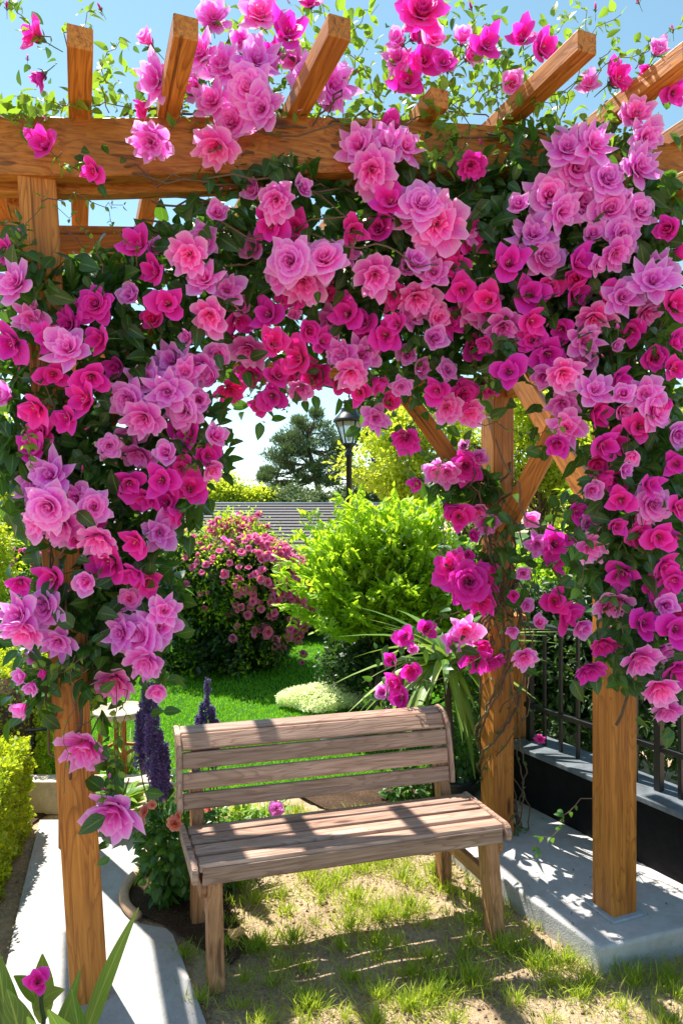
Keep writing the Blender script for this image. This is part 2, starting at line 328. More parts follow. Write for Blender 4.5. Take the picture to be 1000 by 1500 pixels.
def calyx(mb, stem=.7):
    n = 5
    tube(mb, [(0,0,-.28),(0,0,-.12),(0,0,.02)], [.04,.13,.12], 7, 1)
    for k in range(n):
        a = k*2*PI/n+.3; d = np.array((math.cos(a), math.sin(a), 0))
        P = np.array([d*.10+(0,0,-.08)]); scatter(mb, P, np.array([d*.8+(0,0,.5)]), np.array([(0,0,-1.)]), .42, LEAF4, .5, 1)
    x = random.uniform(-.12,.12)
    tube(mb, [(0,0,-.25),(x*.4,0,-.25-stem*.5),(x,x*.5,-.25-stem)], [.035,.03,.025], 5, 1)
def bloom(kind, seed):
    r = random.Random(seed); mb = MB(); sd = seed*100
    def whorl(n, L, a0, a1, W, r0, z0, point, ruf, off=0, tint=0, recurl=0, tw=0):
        nonlocal sd
        for k in range(n):
            sd += 1
            petal(mb, off+k*2*PI/n+r.uniform(-.16,.16), L*r.uniform(.9,1.12), R(a0+r.uniform(-6,6)), R(a1+r.uniform(-12,12)), R(W), r0, z0, point*r.uniform(.7,1.2), ruf, sd, 0, tint+r.uniform(-.05,.1), recurl=recurl, tw=tw)
    if kind == 'R':      # full spiral rose
        whorl(3,.46,4,-14,82,.05,.10,.12,.02,0,.85,tw=.4)
        whorl(3,.52,6,6,78,.10,.08,.12,.03,.9,.6,tw=.3)
        whorl(4,.60,14,26,66,.13,.06,.15,.04,.3,.4,recurl=.25)
        whorl(5,.74,26,50,54,.14,.03,.2,.05,.7,.2,recurl=.35)
        whorl(5,.92,42,78,50,.14,0,.30,.07,.1,.05,recurl=.4)
        whorl(5,1.12,58,92,46,.12,-.04,.60,.11,.5,0,recurl=.3)
    elif kind == 'S':    # loose double bloom with starry outer petals
        whorl(3,.50,2,10,72,.06,.08,.15,.04,.2,.8,tw=.35)
        whorl(5,.68,18,40,50,.10,.05,.25,.07,.5,.35,recurl=.2)
        whorl(5,1.02,34,62,46,.12,0,.58,.09,0,.1,recurl=.2)
        whorl(5,1.20,50,82,44,.12,-.04,.66,.12,.6,0,recurl=.25)
    elif kind == 'C':    # open cup with wide pointed petals
        whorl(3,.42,4,18,70,.05,.04,.2,.05,.4,.6)
        whorl(3,1.10,14,40,72,.10,.02,.50,.07,0,.12,recurl=.45)
        whorl(3,1.28,30,62,66,.10,-.03,.58,.10,1.05,0,recurl=.4)
        for k in range(3):
            a = r.uniform(0,6.3); q = r.uniform(.03,.10)
            tube(mb, [(0,0,.05),(q*math.cos(a),q*math.sin(a),.3),(1.6*q*math.cos(a),1.6*q*math.sin(a),r.uniform(.4,.52))], [.010,.010,.018], 4, 2)
    elif kind == 'B':    # hanging bell with frilled hem
        whorl(5,.55,8,20,60,.06,.05,.1,.12,.4,.7)
        whorl(6,.84,20,44,50,.10,.02,.18,.14,.2,.35)
        whorl(8,1.10,40,74,36,.13,0,.38,.13,0,.0,recurl=-.25)
    elif kind == 'H':    # half open side-on bloom
        whorl(3,.72,2,-4,80,.08,.03,.15,.03,0,.5,tw=.3)
        whorl(4,.88,14,14,66,.11,0,.22,.05,.5,.2,recurl=.3)
        whorl(4,1.0,26,36,58,.11,-.02,.40,.08,.1,0,recurl=.6)
    elif kind == 'b':    # bud
        whorl(3,.9,22,-26,78,.03,0,.3,.0,0,.3); whorl(3,.8,26,-20,70,.05,0,.4,.02,.6,.1)
    calyx(mb, .9)
    return mb
COLS = {'l':'lav','p':'pink','m':'mag','c':'crim_shaded'}
KN = {'R':'flower','S':'flower','C':'flower','B':'flower','H':'flower','b':'bud'}
PROTO = {}
def get_bloom(kind, col):
    key = (kind, col, random.randrange(3))
    if key not in PROTO: PROTO[key] = bloom(kind, 11+ord(kind)*3+key[2]).mesh(KN[kind], [M[COLS[col]], M['calyx'], M['stamen']])
    return PROTO[key]
def place_bloom(kind, col, p, size, axis, parent, name=None):
    o = bpy.data.objects.new(name or KN[kind], get_bloom(kind, col)); C.objects.link(o); o.parent = parent
    q = Vector(axis).to_track_quat('Z','Y') @ Matrix.Rotation(random.uniform(0,6.28),4,'Z').to_quaternion()
    o.rotation_mode = 'QUATERNION'; o.rotation_quaternion = q; o.location = p
    s = size*.5*random.uniform(1.05,1.19)
    o.scale = (s*random.uniform(.92,1.1), s*random.uniform(.92,1.1), s)
    return o
FL = """
55 52 50 Cm -.6 .2;60 110 42 Cm -.5 -.5;66 213 52 Cm -.2 .1;138 248 40 Cm -.2 -.6;217 60 42 Hp -.5 .3;228 118 58 Sl -.4 -.2;213 155 42 Cm -.5 -.4;222 208 50 Bp 0 -.5;
312 28 48 Bp .1 .4;295 77 56 Sl -.4 0;325 95 64 Sl;375 90 62 Sl;365 130 64 Rl;312 148 54 Sp -.3 -.1;383 160 56 Sl;340 180 52 Rp;318 212 60 Bp -.1 -.4;345 118 54 Sl;
380 20 62 Sp 0 .3;420 50 62 Cm .2 .1;403 78 38 Cm;452 118 58 Rl -.2 -.3;487 125 58 Sl .4 -.2;455 5 32 Cm 0 .3;
375 278 48 Sl -.3 0;405 292 52 Bp 0 -.3;442 277 40 Rl;397 328 52 Cm -.2 -.6;318 313 48 Hp .3 0;298 350 48 Rp;278 373 56 Bp 0 -.5;205 360 50 Cm -.3 .2;225 365 42 Hl .3 .2;12 367 46 Cm;22 415 62 Sl -.2 .1;
425 382 62 Rl;475 380 58 Rl;445 412 64 Bp 0 -.3;410 400 48 Sp -.4 -.2;
617 18 64 Rm 0 .2;585 60 48 Hp -.6 .1;583 85 46 Sp -.5 -.2;635 57 44 Hl 0 -.1;598 120 54 Cm -.1 -.2;648 93 40 Cm 0 0;677 58 44 Hl 0 .3;711 67 50 Cm .1 0;765 55 50 Cm -.3 .2;792 72 50 Cm .4 -.1;750 122 46 Hp -.2 -.4;
862 125 38 Cp -.3 0;900 117 52 Cm;962 75 38 Hp 0 .2;985 135 36 Cm 0 -.5;950 100 30 Cm;
930 168 52 Bp -.2 .3;945 200 50 Sl .2 -.3;525 215 60 Sl -.3 0;565 212 58 Sp;592 215 54 Sl .3 0;545 248 66 Bp 0 -.35;690 241 42 Bm 0 -.7;
572 297 54 Cm -.2 .1;618 298 66 Rl;640 328 76 Bp 0 -.2;675 335 50 Sl .4 0;600 318 50 Sl -.4 0;
830 218 62 Sl -.2 .2;868 212 56 Sl .3 .2;842 246 58 Rp;888 262 56 Rl;935 245 58 Sl .3 0;805 285 60 Rl;850 296 54 Rp;893 307 58 Rp;935 310 50 Rl .2 0;760 302 46 Hl -.4 .1;822 310 50 Sl;868 345 48 Rp;910 345 50 Rp;780 345 60 Sl -.2 .2;797 376 62 Rp;900 370 48 Bp 0 -.5;745 387 56 Cm -.1 .1;843 386 50 Cm;845 410 46 Cm;875 388 26 Rl;960 395 50 Sl;980 335 48 Cm;992 368 44 Cm;
550 402 66 Bp 0 -.3;605 385 52 Hl .3 .1;612 436 62 Bp .1 -.4;635 400 44 Sp;678 425 50 Cm;505 370 44 Sp;510 460 54 Cm -.3 -.2;565 492 50 Cm;583 475 38 Cc;635 495 50 Hl .1 -.2;597 520 42 Hl -.2 -.2;530 520 50 Sp;515 545 46 Bp 0 -.3;550 557 44 Cc;
655 542 30 Rl;642 572 42 Cm;677 580 48 Rm;655 597 42 Bp;688 603 44 Bp 0 -.5;595 642 44 Bm -.2 -.4;588 566 28 Rp;550 612 38 Sp 0 -.4;570 590 40 Cc;527 575 36 Cc;
737 478 54 Bp -.1 -.3;714 460 52 Sl;690 455 46 Sp;776 470 50 Cm;690 508 44 Cm;802 517 52 Cm;855 500 48 Sp 0 -.3;870 465 56 Bp -.1 -.3;910 435 58 Sl;840 425 46 Cm;955 412 58 Sl;985 447 54 Cm;802 422 42 Cc;745 545 54 Cm;825 546 56 Bp 0 -.2;797 550 46 Sp -.2 -.2;900 505 30 Hp .2 -.4;902 480 18 bp;905 552 40 Cm;
870 572 50 Sl -.1 .2;913 578 48 Sl;945 577 52 Sl;910 600 48 Rp;960 602 52 Rl;870 607 50 Cm;830 627 52 Sp -.2 -.1;815 648 46 Cm;880 652 52 Cm;927 665 34 Rp;913 687 32 Rl;990 635 48 Sl;880 697 46 Cm;948 710 44 Cm;865 717 40 Hp 0 -.3;955 738 52 Rl;910 732 46 Cm;985 540 46 Cm;990 680 44 Cm;985 500 44 Cm;
930 783 46 Cm .1 -.2;965 787 48 Cm;840 748 34 Cm;860 768 40 Hl;863 800 46 Bl 0 -.2;912 838 50 Cm;970 828 48 Cm;988 848 52 Cm;895 880 54 Bp -.1 -.4;975 886 48 Sl;940 914 50 Cm;988 922 52 Cm;883 941 40 Bm 0 -.7;935 963 54 Bp 0 -.5;862 978 44 Bm 0 -.7;965 1006 54 Bp 0 -.6;975 1038 44 Bp 0 -.6;988 978 50 Cm;900 770 40 Cc;990 745 44 Cm;
140 446 50 Rm;195 434 46 Hl;247 446 50 Cm .1 -.1;230 397 46 Cm;45 467 44 Sp;75 497 48 Cm;100 512 66 Sl 0 .2;150 496 48 Cm;20 500 58 Cm;135 551 54 Cm;10 580 46 Sl;55 596 58 Cm;128 585 54 Cm;100 611 50 Cm -.2 -.4;50 656 48 Cm -.1 .1;
300 410 50 Sl -.1 .3;332 425 48 Sl .2 .1;308 462 58 Bp 0 -.3;347 467 46 Cm;277 493 38 Rp;395 462 54 Cm;430 461 30 Hp;452 484 46 Cm .1 -.2;365 511 50 Bp 0 -.4;400 504 50 Cc;440 526 54 Cc;490 497 42 Sp;500 520 46 Bp;400 580 46 Cc 0 -.3;380 594 34 Cc -.3 -.3;440 569 40 Bp 0 -.4;405 551 44 Cc;470 500 40 Cc;430 545 42 Cc;
252 530 50 Sl -.2 0;272 547 46 Sp;295 537 52 Bp 0 -.3;320 520 48 Hp .1 -.2;312 553 46 Sp;335 570 40 Bc .3 -.4;215 557 56 Sl 0 .2;188 586 58 Rl;212 612 60 Bp 0 -.2;245 574 58 Sl;268 600 56 Rl;292 585 50 Hp .2 -.1;278 636 50 Cm;314 640 50 Hl .5 .2;303 668 42 Cm .3 0;310 685 46 Hp .4 -.5;160 653 36 Rp;205 664 46 Bp -.1 -.4;245 664 50 Hl 0 .1;190 706 48 Cm;238 704 52 Cm 0 -.1;278 716 60 Cm .3 .1;246 738 46 Cm;218 728 46 Cm;262 752 46 Cc;
75 698 66 Sl 0 .3;48 712 50 Sl -.4 .1;72 742 64 Rl;112 730 50 Sl;138 743 46 Rl;90 766 62 Bp 0 -.2;55 764 50 Sl -.4 -.2;
147 788 56 Bl 0 -.4;203 792 56 Cm;234 780 50 Sl .3 0;165 824 58 Cm;80 846 52 Cm;127 851 46 Hl 0 -.2;200 838 46 Cm;217 852 44 Cc;190 878 38 Rp;28 902 58 Sl -.3 .1;66 890 56 Rl;38 922 52 Bp -.1 -.3;86 940 50 Sl .1 -.3;178 928 50 Sl -.4 .1;205 935 64 Rl;232 918 58 Sl .3 .2;214 966 58 Bl 0 -.2;240 895 46 Sl .3 .3;170 997 58 Bp 0 -.55;230 1008 42 Hp .2 -.5;
50 962 34 Hl -.3 0;34 990 36 Hl -.5 0;48 1003 34 Hl -.1 -.5;33 1035 42 Sl -.3 -.4;66 985 24 Cc;126 1092 66 Bp -.1 -.5;168 1190 80 Sl -.1 -.4;30 852 38 Cm;110 790 36 Cc
"""
BACK = """
636 690 38 Sl;612 706 36 Cm -.4 -.2;655 692 40 Sp;682 683 44 Rm;700 670 32 Hl .2 .2;678 655 26 Hl 0 .3;655 742 48 Cm;672 757 44 Cm;697 748 42 Bp 0 -.4;712 766 34 Bp 0 -.6;690 784 30 Cm;685 812 26 Hm 0 -.3;662 832 50 Sm -.3 .2;686 852 60 Rm;708 848 44 Sm .4 0;672 870 40 Cm;706 882 38 Bm 0 -.5;
593 932 34 Cm -.3 .1;622 923 42 Cm .2 .3;604 949 22 Hp 0 -.4;573 967 34 Hm -.4 .2;602 980 46 Rm;584 998 44 Cm;588 1022 38 Cm;560 1013 32 Hp -.3 .1;566 1041 28 Hm 0 -.6;663 938 34 Sl;682 924 44 Sp;692 962 48 Cm;719 968 36 Bm .3 -.3;710 944 32 Cm;
775 760 36 Hl .2 0;787 797 36 Sl;810 797 50 Cm 0 .1;806 822 42 Cm;812 880 44 Cm -.2 .1;826 897 50 Cm;850 916 42 Hl .2 -.4;768 886 32 Hl;788 913 32 Hl 0 .4;750 922 26 Hp;767 961 36 Bl -.1 -.5;765 840 30 Hl;752 872 24 Hm;508 0 2 bp
"""
def parse(s):
    for e in s.replace('\n','').split(';'):
        q = e.split()
        if len(q) < 4: continue
        px, py, sz = map(float, q[:3])
        if len(q) >= 6: dx, dy = float(q[4]), float(q[5])
        elif q[3][0] == 'C': dx, dy = random.choice((-1,1))*random.uniform(.1,.65), random.uniform(-.6,.15)
        else: dx, dy = random.uniform(-.38,.38), random.uniform(-.42,.18)
        yield px, py, sz, q[3][0], q[3][1], dx+random.uniform(-.06,.06), dy+random.uniform(-.06,.06)
def Ybase(px, py):
    y = np.interp(px, [0,130,300,500,700,850,1000], [2.22,2.28,2.42,2.50,2.52,2.50,2.42])
    if 330 < px < 720 and py > 340: y += min(.35, (py-340)/250*.35)
    if py < 170: y += .03
    return float(y)

# plants that climb the pergola
roses = {
 'left': thing('climbing_rose','climbing rose smothering the near left post in lavender and magenta blooms down to knee height','climbing rose'),
 'mid': thing('climbing_rose','climbing rose hanging in a deep curtain from the middle of the arch over the bench','climbing rose'),
 'top': thing('climbing_rose','climbing rose sprawling over the top of the front beam against the sky','climbing rose'),
 'right': thing('climbing_rose','climbing rose massed over the upper right corner of the arch below the beam','climbing rose'),
 'low': thing('climbing_rose','climbing rose trailing down the near right post in front of the black fence','climbing rose'),
 'back': thing('climbing_rose','smaller climbing rose wound around the rear right post behind the bench, with magenta blooms','climbing rose'),
}
leafpts = {k: [] for k in roses}; stempts = {k: [] for k in roses}
def region(px, py):
    if py < 262 and not (px > 790 and py > 150): return 'top'
    if px < 345: return 'left'
    if px < 628: return 'mid'
    return 'right' if py < 535 else 'low'
for src in (FL, BACK):
    for px, py, sz, k, c, dx, dy in parse(src):
        if sz < 5: continue
        if k in 'SRC' and sz < 50 and random.random() < .30: k = 'H'; dx *= 1.6; dy = dy*1.4-.1; dx = max(-.9,min(.9,dx)); dy = max(-.8,min(.8,dy))
        if src is BACK:
            reg = 'back'; Y = 3.30 if px < 735 else 3.12
            if px < 735 and py > 910: Y = 3.42
        else: reg = region(px, py); Y = Ybase(px, py) + random.uniform(-.07,.05)
        if k in 'RS' and sz > 52: Y -= .04
        p = at(px, py, Y); ay = -math.sqrt(max(.06, 1-dx*dx-dy*dy))
        ax = nrm((dx, ay, dy)); size = sz*Y/1000
        if k == 'B' and dy > -.45: dy -= .3; ax = nrm((dx, -math.sqrt(max(.06,1-dx*dx-dy*dy)), dy))
        place_bloom(k, c, p - ax*size*.12, size, ax, roses[reg])
        leafpts[reg].append((px, py, Y, sz)); 
FILL = {'left':((110,470),(170,540),(85,540),(230,470),(265,690),(150,745),(60,640),(190,640)),
 'mid':((350,440),(480,430),(460,550),(540,505),(420,430),(590,470),(600,400),(520,340),(560,340),(370,540),(480,470),(610,540),(380,370),(545,470),(430,330),(350,500),(580,430),(620,350),(500,560)),
 'right':((660,470),(720,440),(770,430),(830,480),(660,390),(690,360),(720,500),(930,480),(860,520),(780,500),(950,520),(760,350),(930,620),(900,640),(970,590),(860,670),(930,740),(975,780),(900,700),(950,860),(830,590),(950,450),(700,560),(890,440),(640,460),(960,950),(990,900)),
 'top':((350,60),(395,110),(600,60),(660,95),(620,100),(440,90),(690,90),(470,150),(290,130),(560,190))}
for reg, L_ in FILL.items():
    for px, py in L_:
        k = random.choice('CCHSH'); c = random.choice('mmmpc') if reg != 'top' else random.choice('mpl'); Y = Ybase(px,py)+random.uniform(.02,.10)
        dx, dy = random.uniform(-.6,.6), random.uniform(-.65,.1); ax = nrm((dx,-math.sqrt(max(.1,1-dx*dx-dy*dy)),dy)); sz = random.uniform(40,52)
        place_bloom(k, c, at(px+random.uniform(-8,8),py+random.uniform(-8,8),Y), sz*Y/1000, ax, roses[region(px,py) if reg!='top' else 'top'])
# extra buds on thin stems
for px, py in ((10,12),(148,14),(690,12),(770,60),(985,45),(935,3),(872,14),(230,630),(152,672),(556,400),(120,690),(160,1140),(155,1158),(905,482),(270,688),(120,490),(845,190),(705,212),(520,350)):
    reg = region(px, py); Y = Ybase(px, py)-.03
    place_bloom('b', random.choice('pml'), at(px,py,Y), .022*Y/1.1, nrm((random.uniform(-.5,.5),-.3,random.uniform(.2,1))), roses[reg])

for _ in range(46):
    e = random.choice([q for k in ('left','mid','right','low','top') for q in leafpts[k]]); a = random.uniform(0,6.28)
    px = e[0]+math.cos(a)*(e[3]*.75); py = e[1]+math.sin(a)*(e[3]*.75); reg = region(px,py)
    place_bloom('b', random.choice('pmlp'), at(px,py,e[2]-.02), random.uniform(.020,.034), nrm((random.uniform(-.7,.7),-.5,random.uniform(-.6,.8))), roses[reg])
# leaf-only masses: px, py, rx, ry, count, depth offset, brightness
BL = """
258 370 60 45 60 .1 .25;205 455 95 60 120 .15 .3;150 400 55 35 50 .15 .35;360 400 50 60 70 .15 .25;490 310 65 45 70 .1 .3;425 250 40 22 30 0 .4;330 235 40 30 26 .05 .35;
700 290 50 50 80 .1 .3;735 330 50 60 80 .12 .25;780 420 60 60 90 .15 .2;650 500 70 55 80 .1 .3;830 470 70 60 110 .15 .2;930 490 70 70 120 .15 .2;950 640 60 80 120 .15 .25;870 560 60 50 70 .15 .2;
930 880 50 90 110 .12 .3;905 830 45 50 60 .1 .3;975 720 40 90 80 .15 .25;250 620 55 40 70 .15 .2;150 690 65 55 100 .15 .2;160 790 60 60 90 .15 .2;120 890 60 55 80 .12 .25;130 975 35 40 34 .08 .3;
100 630 60 60 90 .15 .2;60 700 50 90 70 .18 .2;330 480 50 60 70 .15 .25;190 520 70 60 90 .15 .2;260 720 50 50 60 .15 .2;215 870 50 70 80 .15 .2;40 560 50 80 80 .18 .2;60 450 60 50 50 .18 .3;470 430 80 60 110 .18 .2;560 450 70 60 110 .18 .2;
440 505 60 22 34 .2 .25;560 545 30 30 22 .2 .3;700 430 70 60 110 .15 .2;760 480 60 50 80 .15 .2;600 340 60 50 60 .15 .25;880 260 70 60 60 .15 .25;800 300 60 50 60 .15 .25;960 330 40 70 60 .12 .25;880 370 60 50 70 .15 .2;
890 760 40 40 40 .1 .3;930 960 30 50 30 .1 .3;180 960 50 40 40 .1 .3;50 1000 30 40 14 .05 .35;160 1140 14 60 10 0 .4;700 520 60 40 60 .15 .25;640 560 50 40 30 .15 .3;610 240 60 30 50 .1 .3;770 220 40 40 30 .05 .45;
30 640 45 60 50 .15 .25;45 400 30 40 26 -.02 .3;30 340 20 30 8 -.02 .4;330 340 50 50 50 .15 .3;400 360 60 50 60 .15 .2;560 350 60 40 50 .15 .2;520 400 70 40 70 .2 .15;780 360 50 50 60 .2 .15;850 420 60 40 60 .2 .15;930 420 60 50 60 .2 .15;640 420 60 50 70 .2 .15
"""
TOPBL = """
60 150 65 16 46 .1 .6;160 130 30 45 24 .1 .7;35 165 40 12 20 .1 .6;170 95 20 30 8 .1 .7;470 55 50 40 34 .1 .75;530 50 40 40 14 0 .8;600 150 70 40 90 .1 .45;560 100 40 40 34 .1 .6;640 205 35 45 30 -.04 .5;
700 120 65 50 110 .1 .4;800 130 40 40 26 .05 .6;850 30 60 25 20 .1 .55;770 165 45 30 26 0 .6;270 160 45 35 46 .08 .45;290 120 40 40 30 .1 .45;440 90 60 50 60 .1 .5;370 60 70 50 50 .12 .5;330 190 50 40 40 .08 .35;
500 165 60 20 40 .1 .5;680 30 60 35 30 .1 .7;730 90 40 40 24 .1 .55;890 60 50 30 10 .05 .55;970 110 40 40 16 .1 .5;400 170 60 30 40 .1 .35;560 190 60 25 30 .05 .45;880 180 50 30 30 .05 .5;200 150 30 20 14 .1 .6;470 15 30 15 8 .1 .8;120 30 40 30 5 .05 .8;820 90 20 60 10 .03 .6
"""
def leafmass(reg, text, size, bright):
    P=[];D=[];Nn=[];sz=[];tn=[]
    for e in text.replace('\n','').split(';'):
        q = list(map(float, e.split()))
        if len(q) < 7: continue
        px,py,rx,ry,n,dy,br = q
        if region(px,py) != reg: continue
        for _ in range(int(n*(2.1 if not bright else 1.25))):
            a = random.uniform(0,6.28); r = math.sqrt(random.random())
            x, y = px+rx*r*math.cos(a)*1.08, py+ry*r*math.sin(a)*1.08
            P.append(at(x, y, Ybase(x,y)+dy*(.35 if random.random()<.35 else 1)+random.uniform(-.05,.20 if not bright else .14)))
            tn.append(np.clip(random.gauss(br,.16),0,1)); sz.append(size*random.choice((.6,.8,1,1.1,1.25)))
    return P, sz, tn
for reg, root in roses.items():
    mb = MB(); P=[]; sz=[]; tn=[]
    near = .072
    for (px,py,Y,s) in leafpts[reg]:
        top = reg == 'top'
        for _ in range(5 if reg in ('back','top') else 8):
            a = random.uniform(0,6.28); rr = s*random.uniform(.3,1.05)
            off = random.uniform(.05,.22)
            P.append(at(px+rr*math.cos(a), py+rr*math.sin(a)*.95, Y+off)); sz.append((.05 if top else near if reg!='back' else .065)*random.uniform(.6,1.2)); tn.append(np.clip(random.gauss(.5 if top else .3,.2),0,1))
    if reg != 'back':
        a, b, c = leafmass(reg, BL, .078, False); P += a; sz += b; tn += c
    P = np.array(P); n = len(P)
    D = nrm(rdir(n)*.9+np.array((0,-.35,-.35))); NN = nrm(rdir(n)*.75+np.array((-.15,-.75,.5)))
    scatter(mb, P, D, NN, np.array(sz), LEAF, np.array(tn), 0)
    if reg in ('top','mid','right'):
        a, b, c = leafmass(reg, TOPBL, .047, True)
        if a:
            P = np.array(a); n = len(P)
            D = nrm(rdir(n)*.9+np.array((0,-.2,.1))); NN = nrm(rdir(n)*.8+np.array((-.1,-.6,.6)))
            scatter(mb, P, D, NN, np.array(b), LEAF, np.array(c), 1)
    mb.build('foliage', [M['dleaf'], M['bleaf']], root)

def wander(p0, p1, n=14, amp=.03, sag=0):
    p0 = np.array(p0,float); p1 = np.array(p1,float); t = np.linspace(0,1,n)[:,None]
    w = np.cumsum(rng.normal(size=(n,3)),0)*amp*.45; w -= w[0]+(w[-1]-w[0])*t
    P = p0+(p1-p0)*t+w; P[:,2] -= sag*np.sin(PI*t[:,0]); return P
def sprig(mbs, mbl, P, leafsize, mat=0, every=1, r=.0016, tint=.6, tm=LEAF):
    tube(mbs, P, np.linspace(r*1.3, r*.6, len(P)), 5)
    Q=[];D=[];Tn=nrm(np.gradient(P,axis=0))
    for i in range(2, len(P), every):
        for sgn in (-1,1):
            if random.random() < .22: continue
            side = nrm(np.cross(Tn[i], rdir(1)[0]))
            Q.append(P[i]+rng.normal(size=3)*.002); D.append(side*1.0+Tn[i]*.5)
    if Q:
        n=len(Q); scatter(mbl, np.array(Q), np.array(D), nrm(rdir(n)*.6+np.array((0,-.5,.7))), rng.uniform(.6,1.2,n)*leafsize, tm, np.clip(rng.normal(tint,.2,n),0,1), mat)
# stems + sprigs
def A(px,py,dy=0): return at(px,py,Ybase(px,py)+dy)
SP = {
 'top': [((75,58),(0,5),.045),((100,75),(140,15),.03),((190,150),(20,140),.05),((160,165),(175,60),.045),((240,200),(290,80),.04),((470,90),(555,5),.06),((500,120),(540,40),.055),((560,150),(470,10),.05),((640,150),(700,20),.05),((700,150),(830,20),.035),((750,150),(910,20),.035),((800,140),(960,60),.035),
         ((820,175),(850,10),.03),((700,120),(640,260),.03),((770,120),(830,200),.04),((660,150),(700,235),.03),((90,222),(128,236),.035),((620,130),(650,230),.035),((930,100),(1000,30),.03),((720,120),(735,225),.03),((250,130),(330,15),.05),((860,120),(905,60),.03),((690,200),(635,230),.03),((30,165),(90,150),.05)],
 'left': [((35,400),(60,290),.025),((60,295),(180,300),.022),((100,340),(200,380),.022),((150,400),(80,300),.02),((200,390),(160,310),.018),((130,980),(60,1000),.03),((130,960),(40,980),.03),((170,1000),(155,1170),.03),((150,1050),(165,1180),.04),((110,960),(95,1160),.012),((180,1010),(190,1120),.02),((110,1060),(140,1020),.03),((255,640),(305,650),.02),((262,660),(305,690),.02),((30,620),(70,690),.03)],
 'mid': [((340,580),(410,545),.03),((380,550),(372,600),.025),((350,520),(340,585),.02),((480,560),(420,600),.02),((560,420),(590,560),.03)],
 'low': [((905,905),(935,1000),.045),((925,760),(880,900),.045),((960,840),(975,1020),.045)],
 'right': [((870,1170),(785,1250),.035),((610,600),(590,690),.02),((620,640),(640,700),.02),((590,640),(560,560),.02),((585,660),(605,720),.016),((700,620),(820,625),.03),((870,690),(830,770),.05),((880,740),(840,880),.05),((860,760),(820,830),.05),((900,950),(905,1010),.05),((940,700),(905,900),.05),((690,520),(740,560),.03),((730,430),(700,520),.04)],
}
for reg, L in SP.items():
    ms = MB(); ml = MB()
    for a, b, ls in L:
        P = wander(A(*a,-.03), A(*b,random.uniform(-.08,.04)), 12, .028, 0)
        sprig(ms, ml, P, ls, 1 if reg in ('top',) else 0 if ls > .03 else 1, 1 if ls < .05 else 2, tint=.6)
    ml.build('sprig_leaves', [M['dleaf'],M['bleaf']], roses[reg])
    # woody canes
    if reg == 'left':
        for k in range(7): tube(ms, wander((-.99+random.uniform(-.05,.05),2.40,random.choice((.8,1.2,1.3))), A(random.uniform(40,280),random.uniform(350,700),.1), 24, .05), np.linspace(.005,.003,24), 6)
    if reg == 'low':
        for k in range(6): tube(ms, wander((1.16+random.uniform(-.07,.2),2.72,random.choice((1.1,1.2,.9))), A(random.uniform(700,980),random.uniform(250,650),.1), 24, .06), np.linspace(.006,.003,24), 6)
    if reg in ('top','mid'):
        for k in range(10): tube(ms, wander(A(random.uniform(100,450),random.uniform(160,420),.12), A(random.uniform(500,900),random.uniform(160,450),.14), 26, .06), np.linspace(.004,.0025,26), 6)
    ms.build('stem', [M['twig'],M['stem']], roses[reg])
# vines twisted round the rear right post and its brace
PR = gat(728,1220,.10)          # rear right post
ms = MB(); ml = MB()
for k in range(16):
    n = 60; t = np.linspace(0,1,n); z = .12+t*random.uniform(1.3,2.0) if k < 12 else np.linspace(1.1,2.0,n)
    ph = random.uniform(0,6.3)+t*random.uniform(4,13)*random.choice((-1,1)); rad = .088+.018*rng.random()+.015*np.sin(t*40+k)
    P = np.stack((PR[0]+rad*np.cos(ph)*1.0, PR[1]+rad*np.sin(ph), z),1)+rng.normal(size=(n,3))*.004
    P[:,0] += .035*(k%3)
    tube(ms, P, .0035 if k%3 else .006, 5)
    Q = P[::4]; nq=len(Q)
    scatter(ml, Q, rdir(nq)+np.array((0,-.5,-.2)), rdir(nq)*.5+np.array((0,-1,.3)), rng.uniform(.012,.034,nq), LEAF, rng.uniform(.1,.8,nq), 0)
for (a,b) in (((700,655),(760,790)),((705,650),(640,700)),((640,690),(655,860)),((690,760),(760,960)),((760,740),(745,960)),((700,900),(600,940)),((700,960),(590,1000)),((600,970),(560,1040)),((745,770),(800,760)),((700,800),(650,830))):
    P = wander(at(*a,3.34), at(*b,3.3), 14, .05); sprig(ms, ml, P, .035, 0, 2, .0022, .4)
for k in range(7):
    P = wander(at(690+random.uniform(-12,12),655,3.36), at(745+random.uniform(-14,14),905,3.3), 26, .05); tube(ms, P, .004, 5)
ml.build('vine_leaves', [M['dleaf']], roses['back']); ms.build('stem', [M['twig']], roses['back'])
# dark leaves of the back rose
mb = MB(); P=[]
for (px,py,rx,ry,n) in ((685,715,45,24,70),(675,700,60,30,50),(690,830,40,40,40),(735,800,20,60,24),(835,850,26,60,34),(790,785,20,30,14),(660,950,50,30,12),(855,790,26,60,44)):
    for _ in range(n):
        a=random.uniform(0,6.28); r=math.sqrt(random.random()); P.append(at(px+rx*r*math.cos(a),py+ry*r*math.sin(a),3.38 if px<735 else 3.15+random.uniform(-.05,.1)))
P=np.array(P); n=len(P); scatter(mb,P,rdir(n)+np.array((0,-.3,-.4)),rdir(n)*.6+np.array((0,-.8,.5)),rng.uniform(.04,.10,n),LEAF,np.clip(rng.normal(.4,.2,n),0,1)); mb.build('foliage',[M['dleaf']],roses['back'])

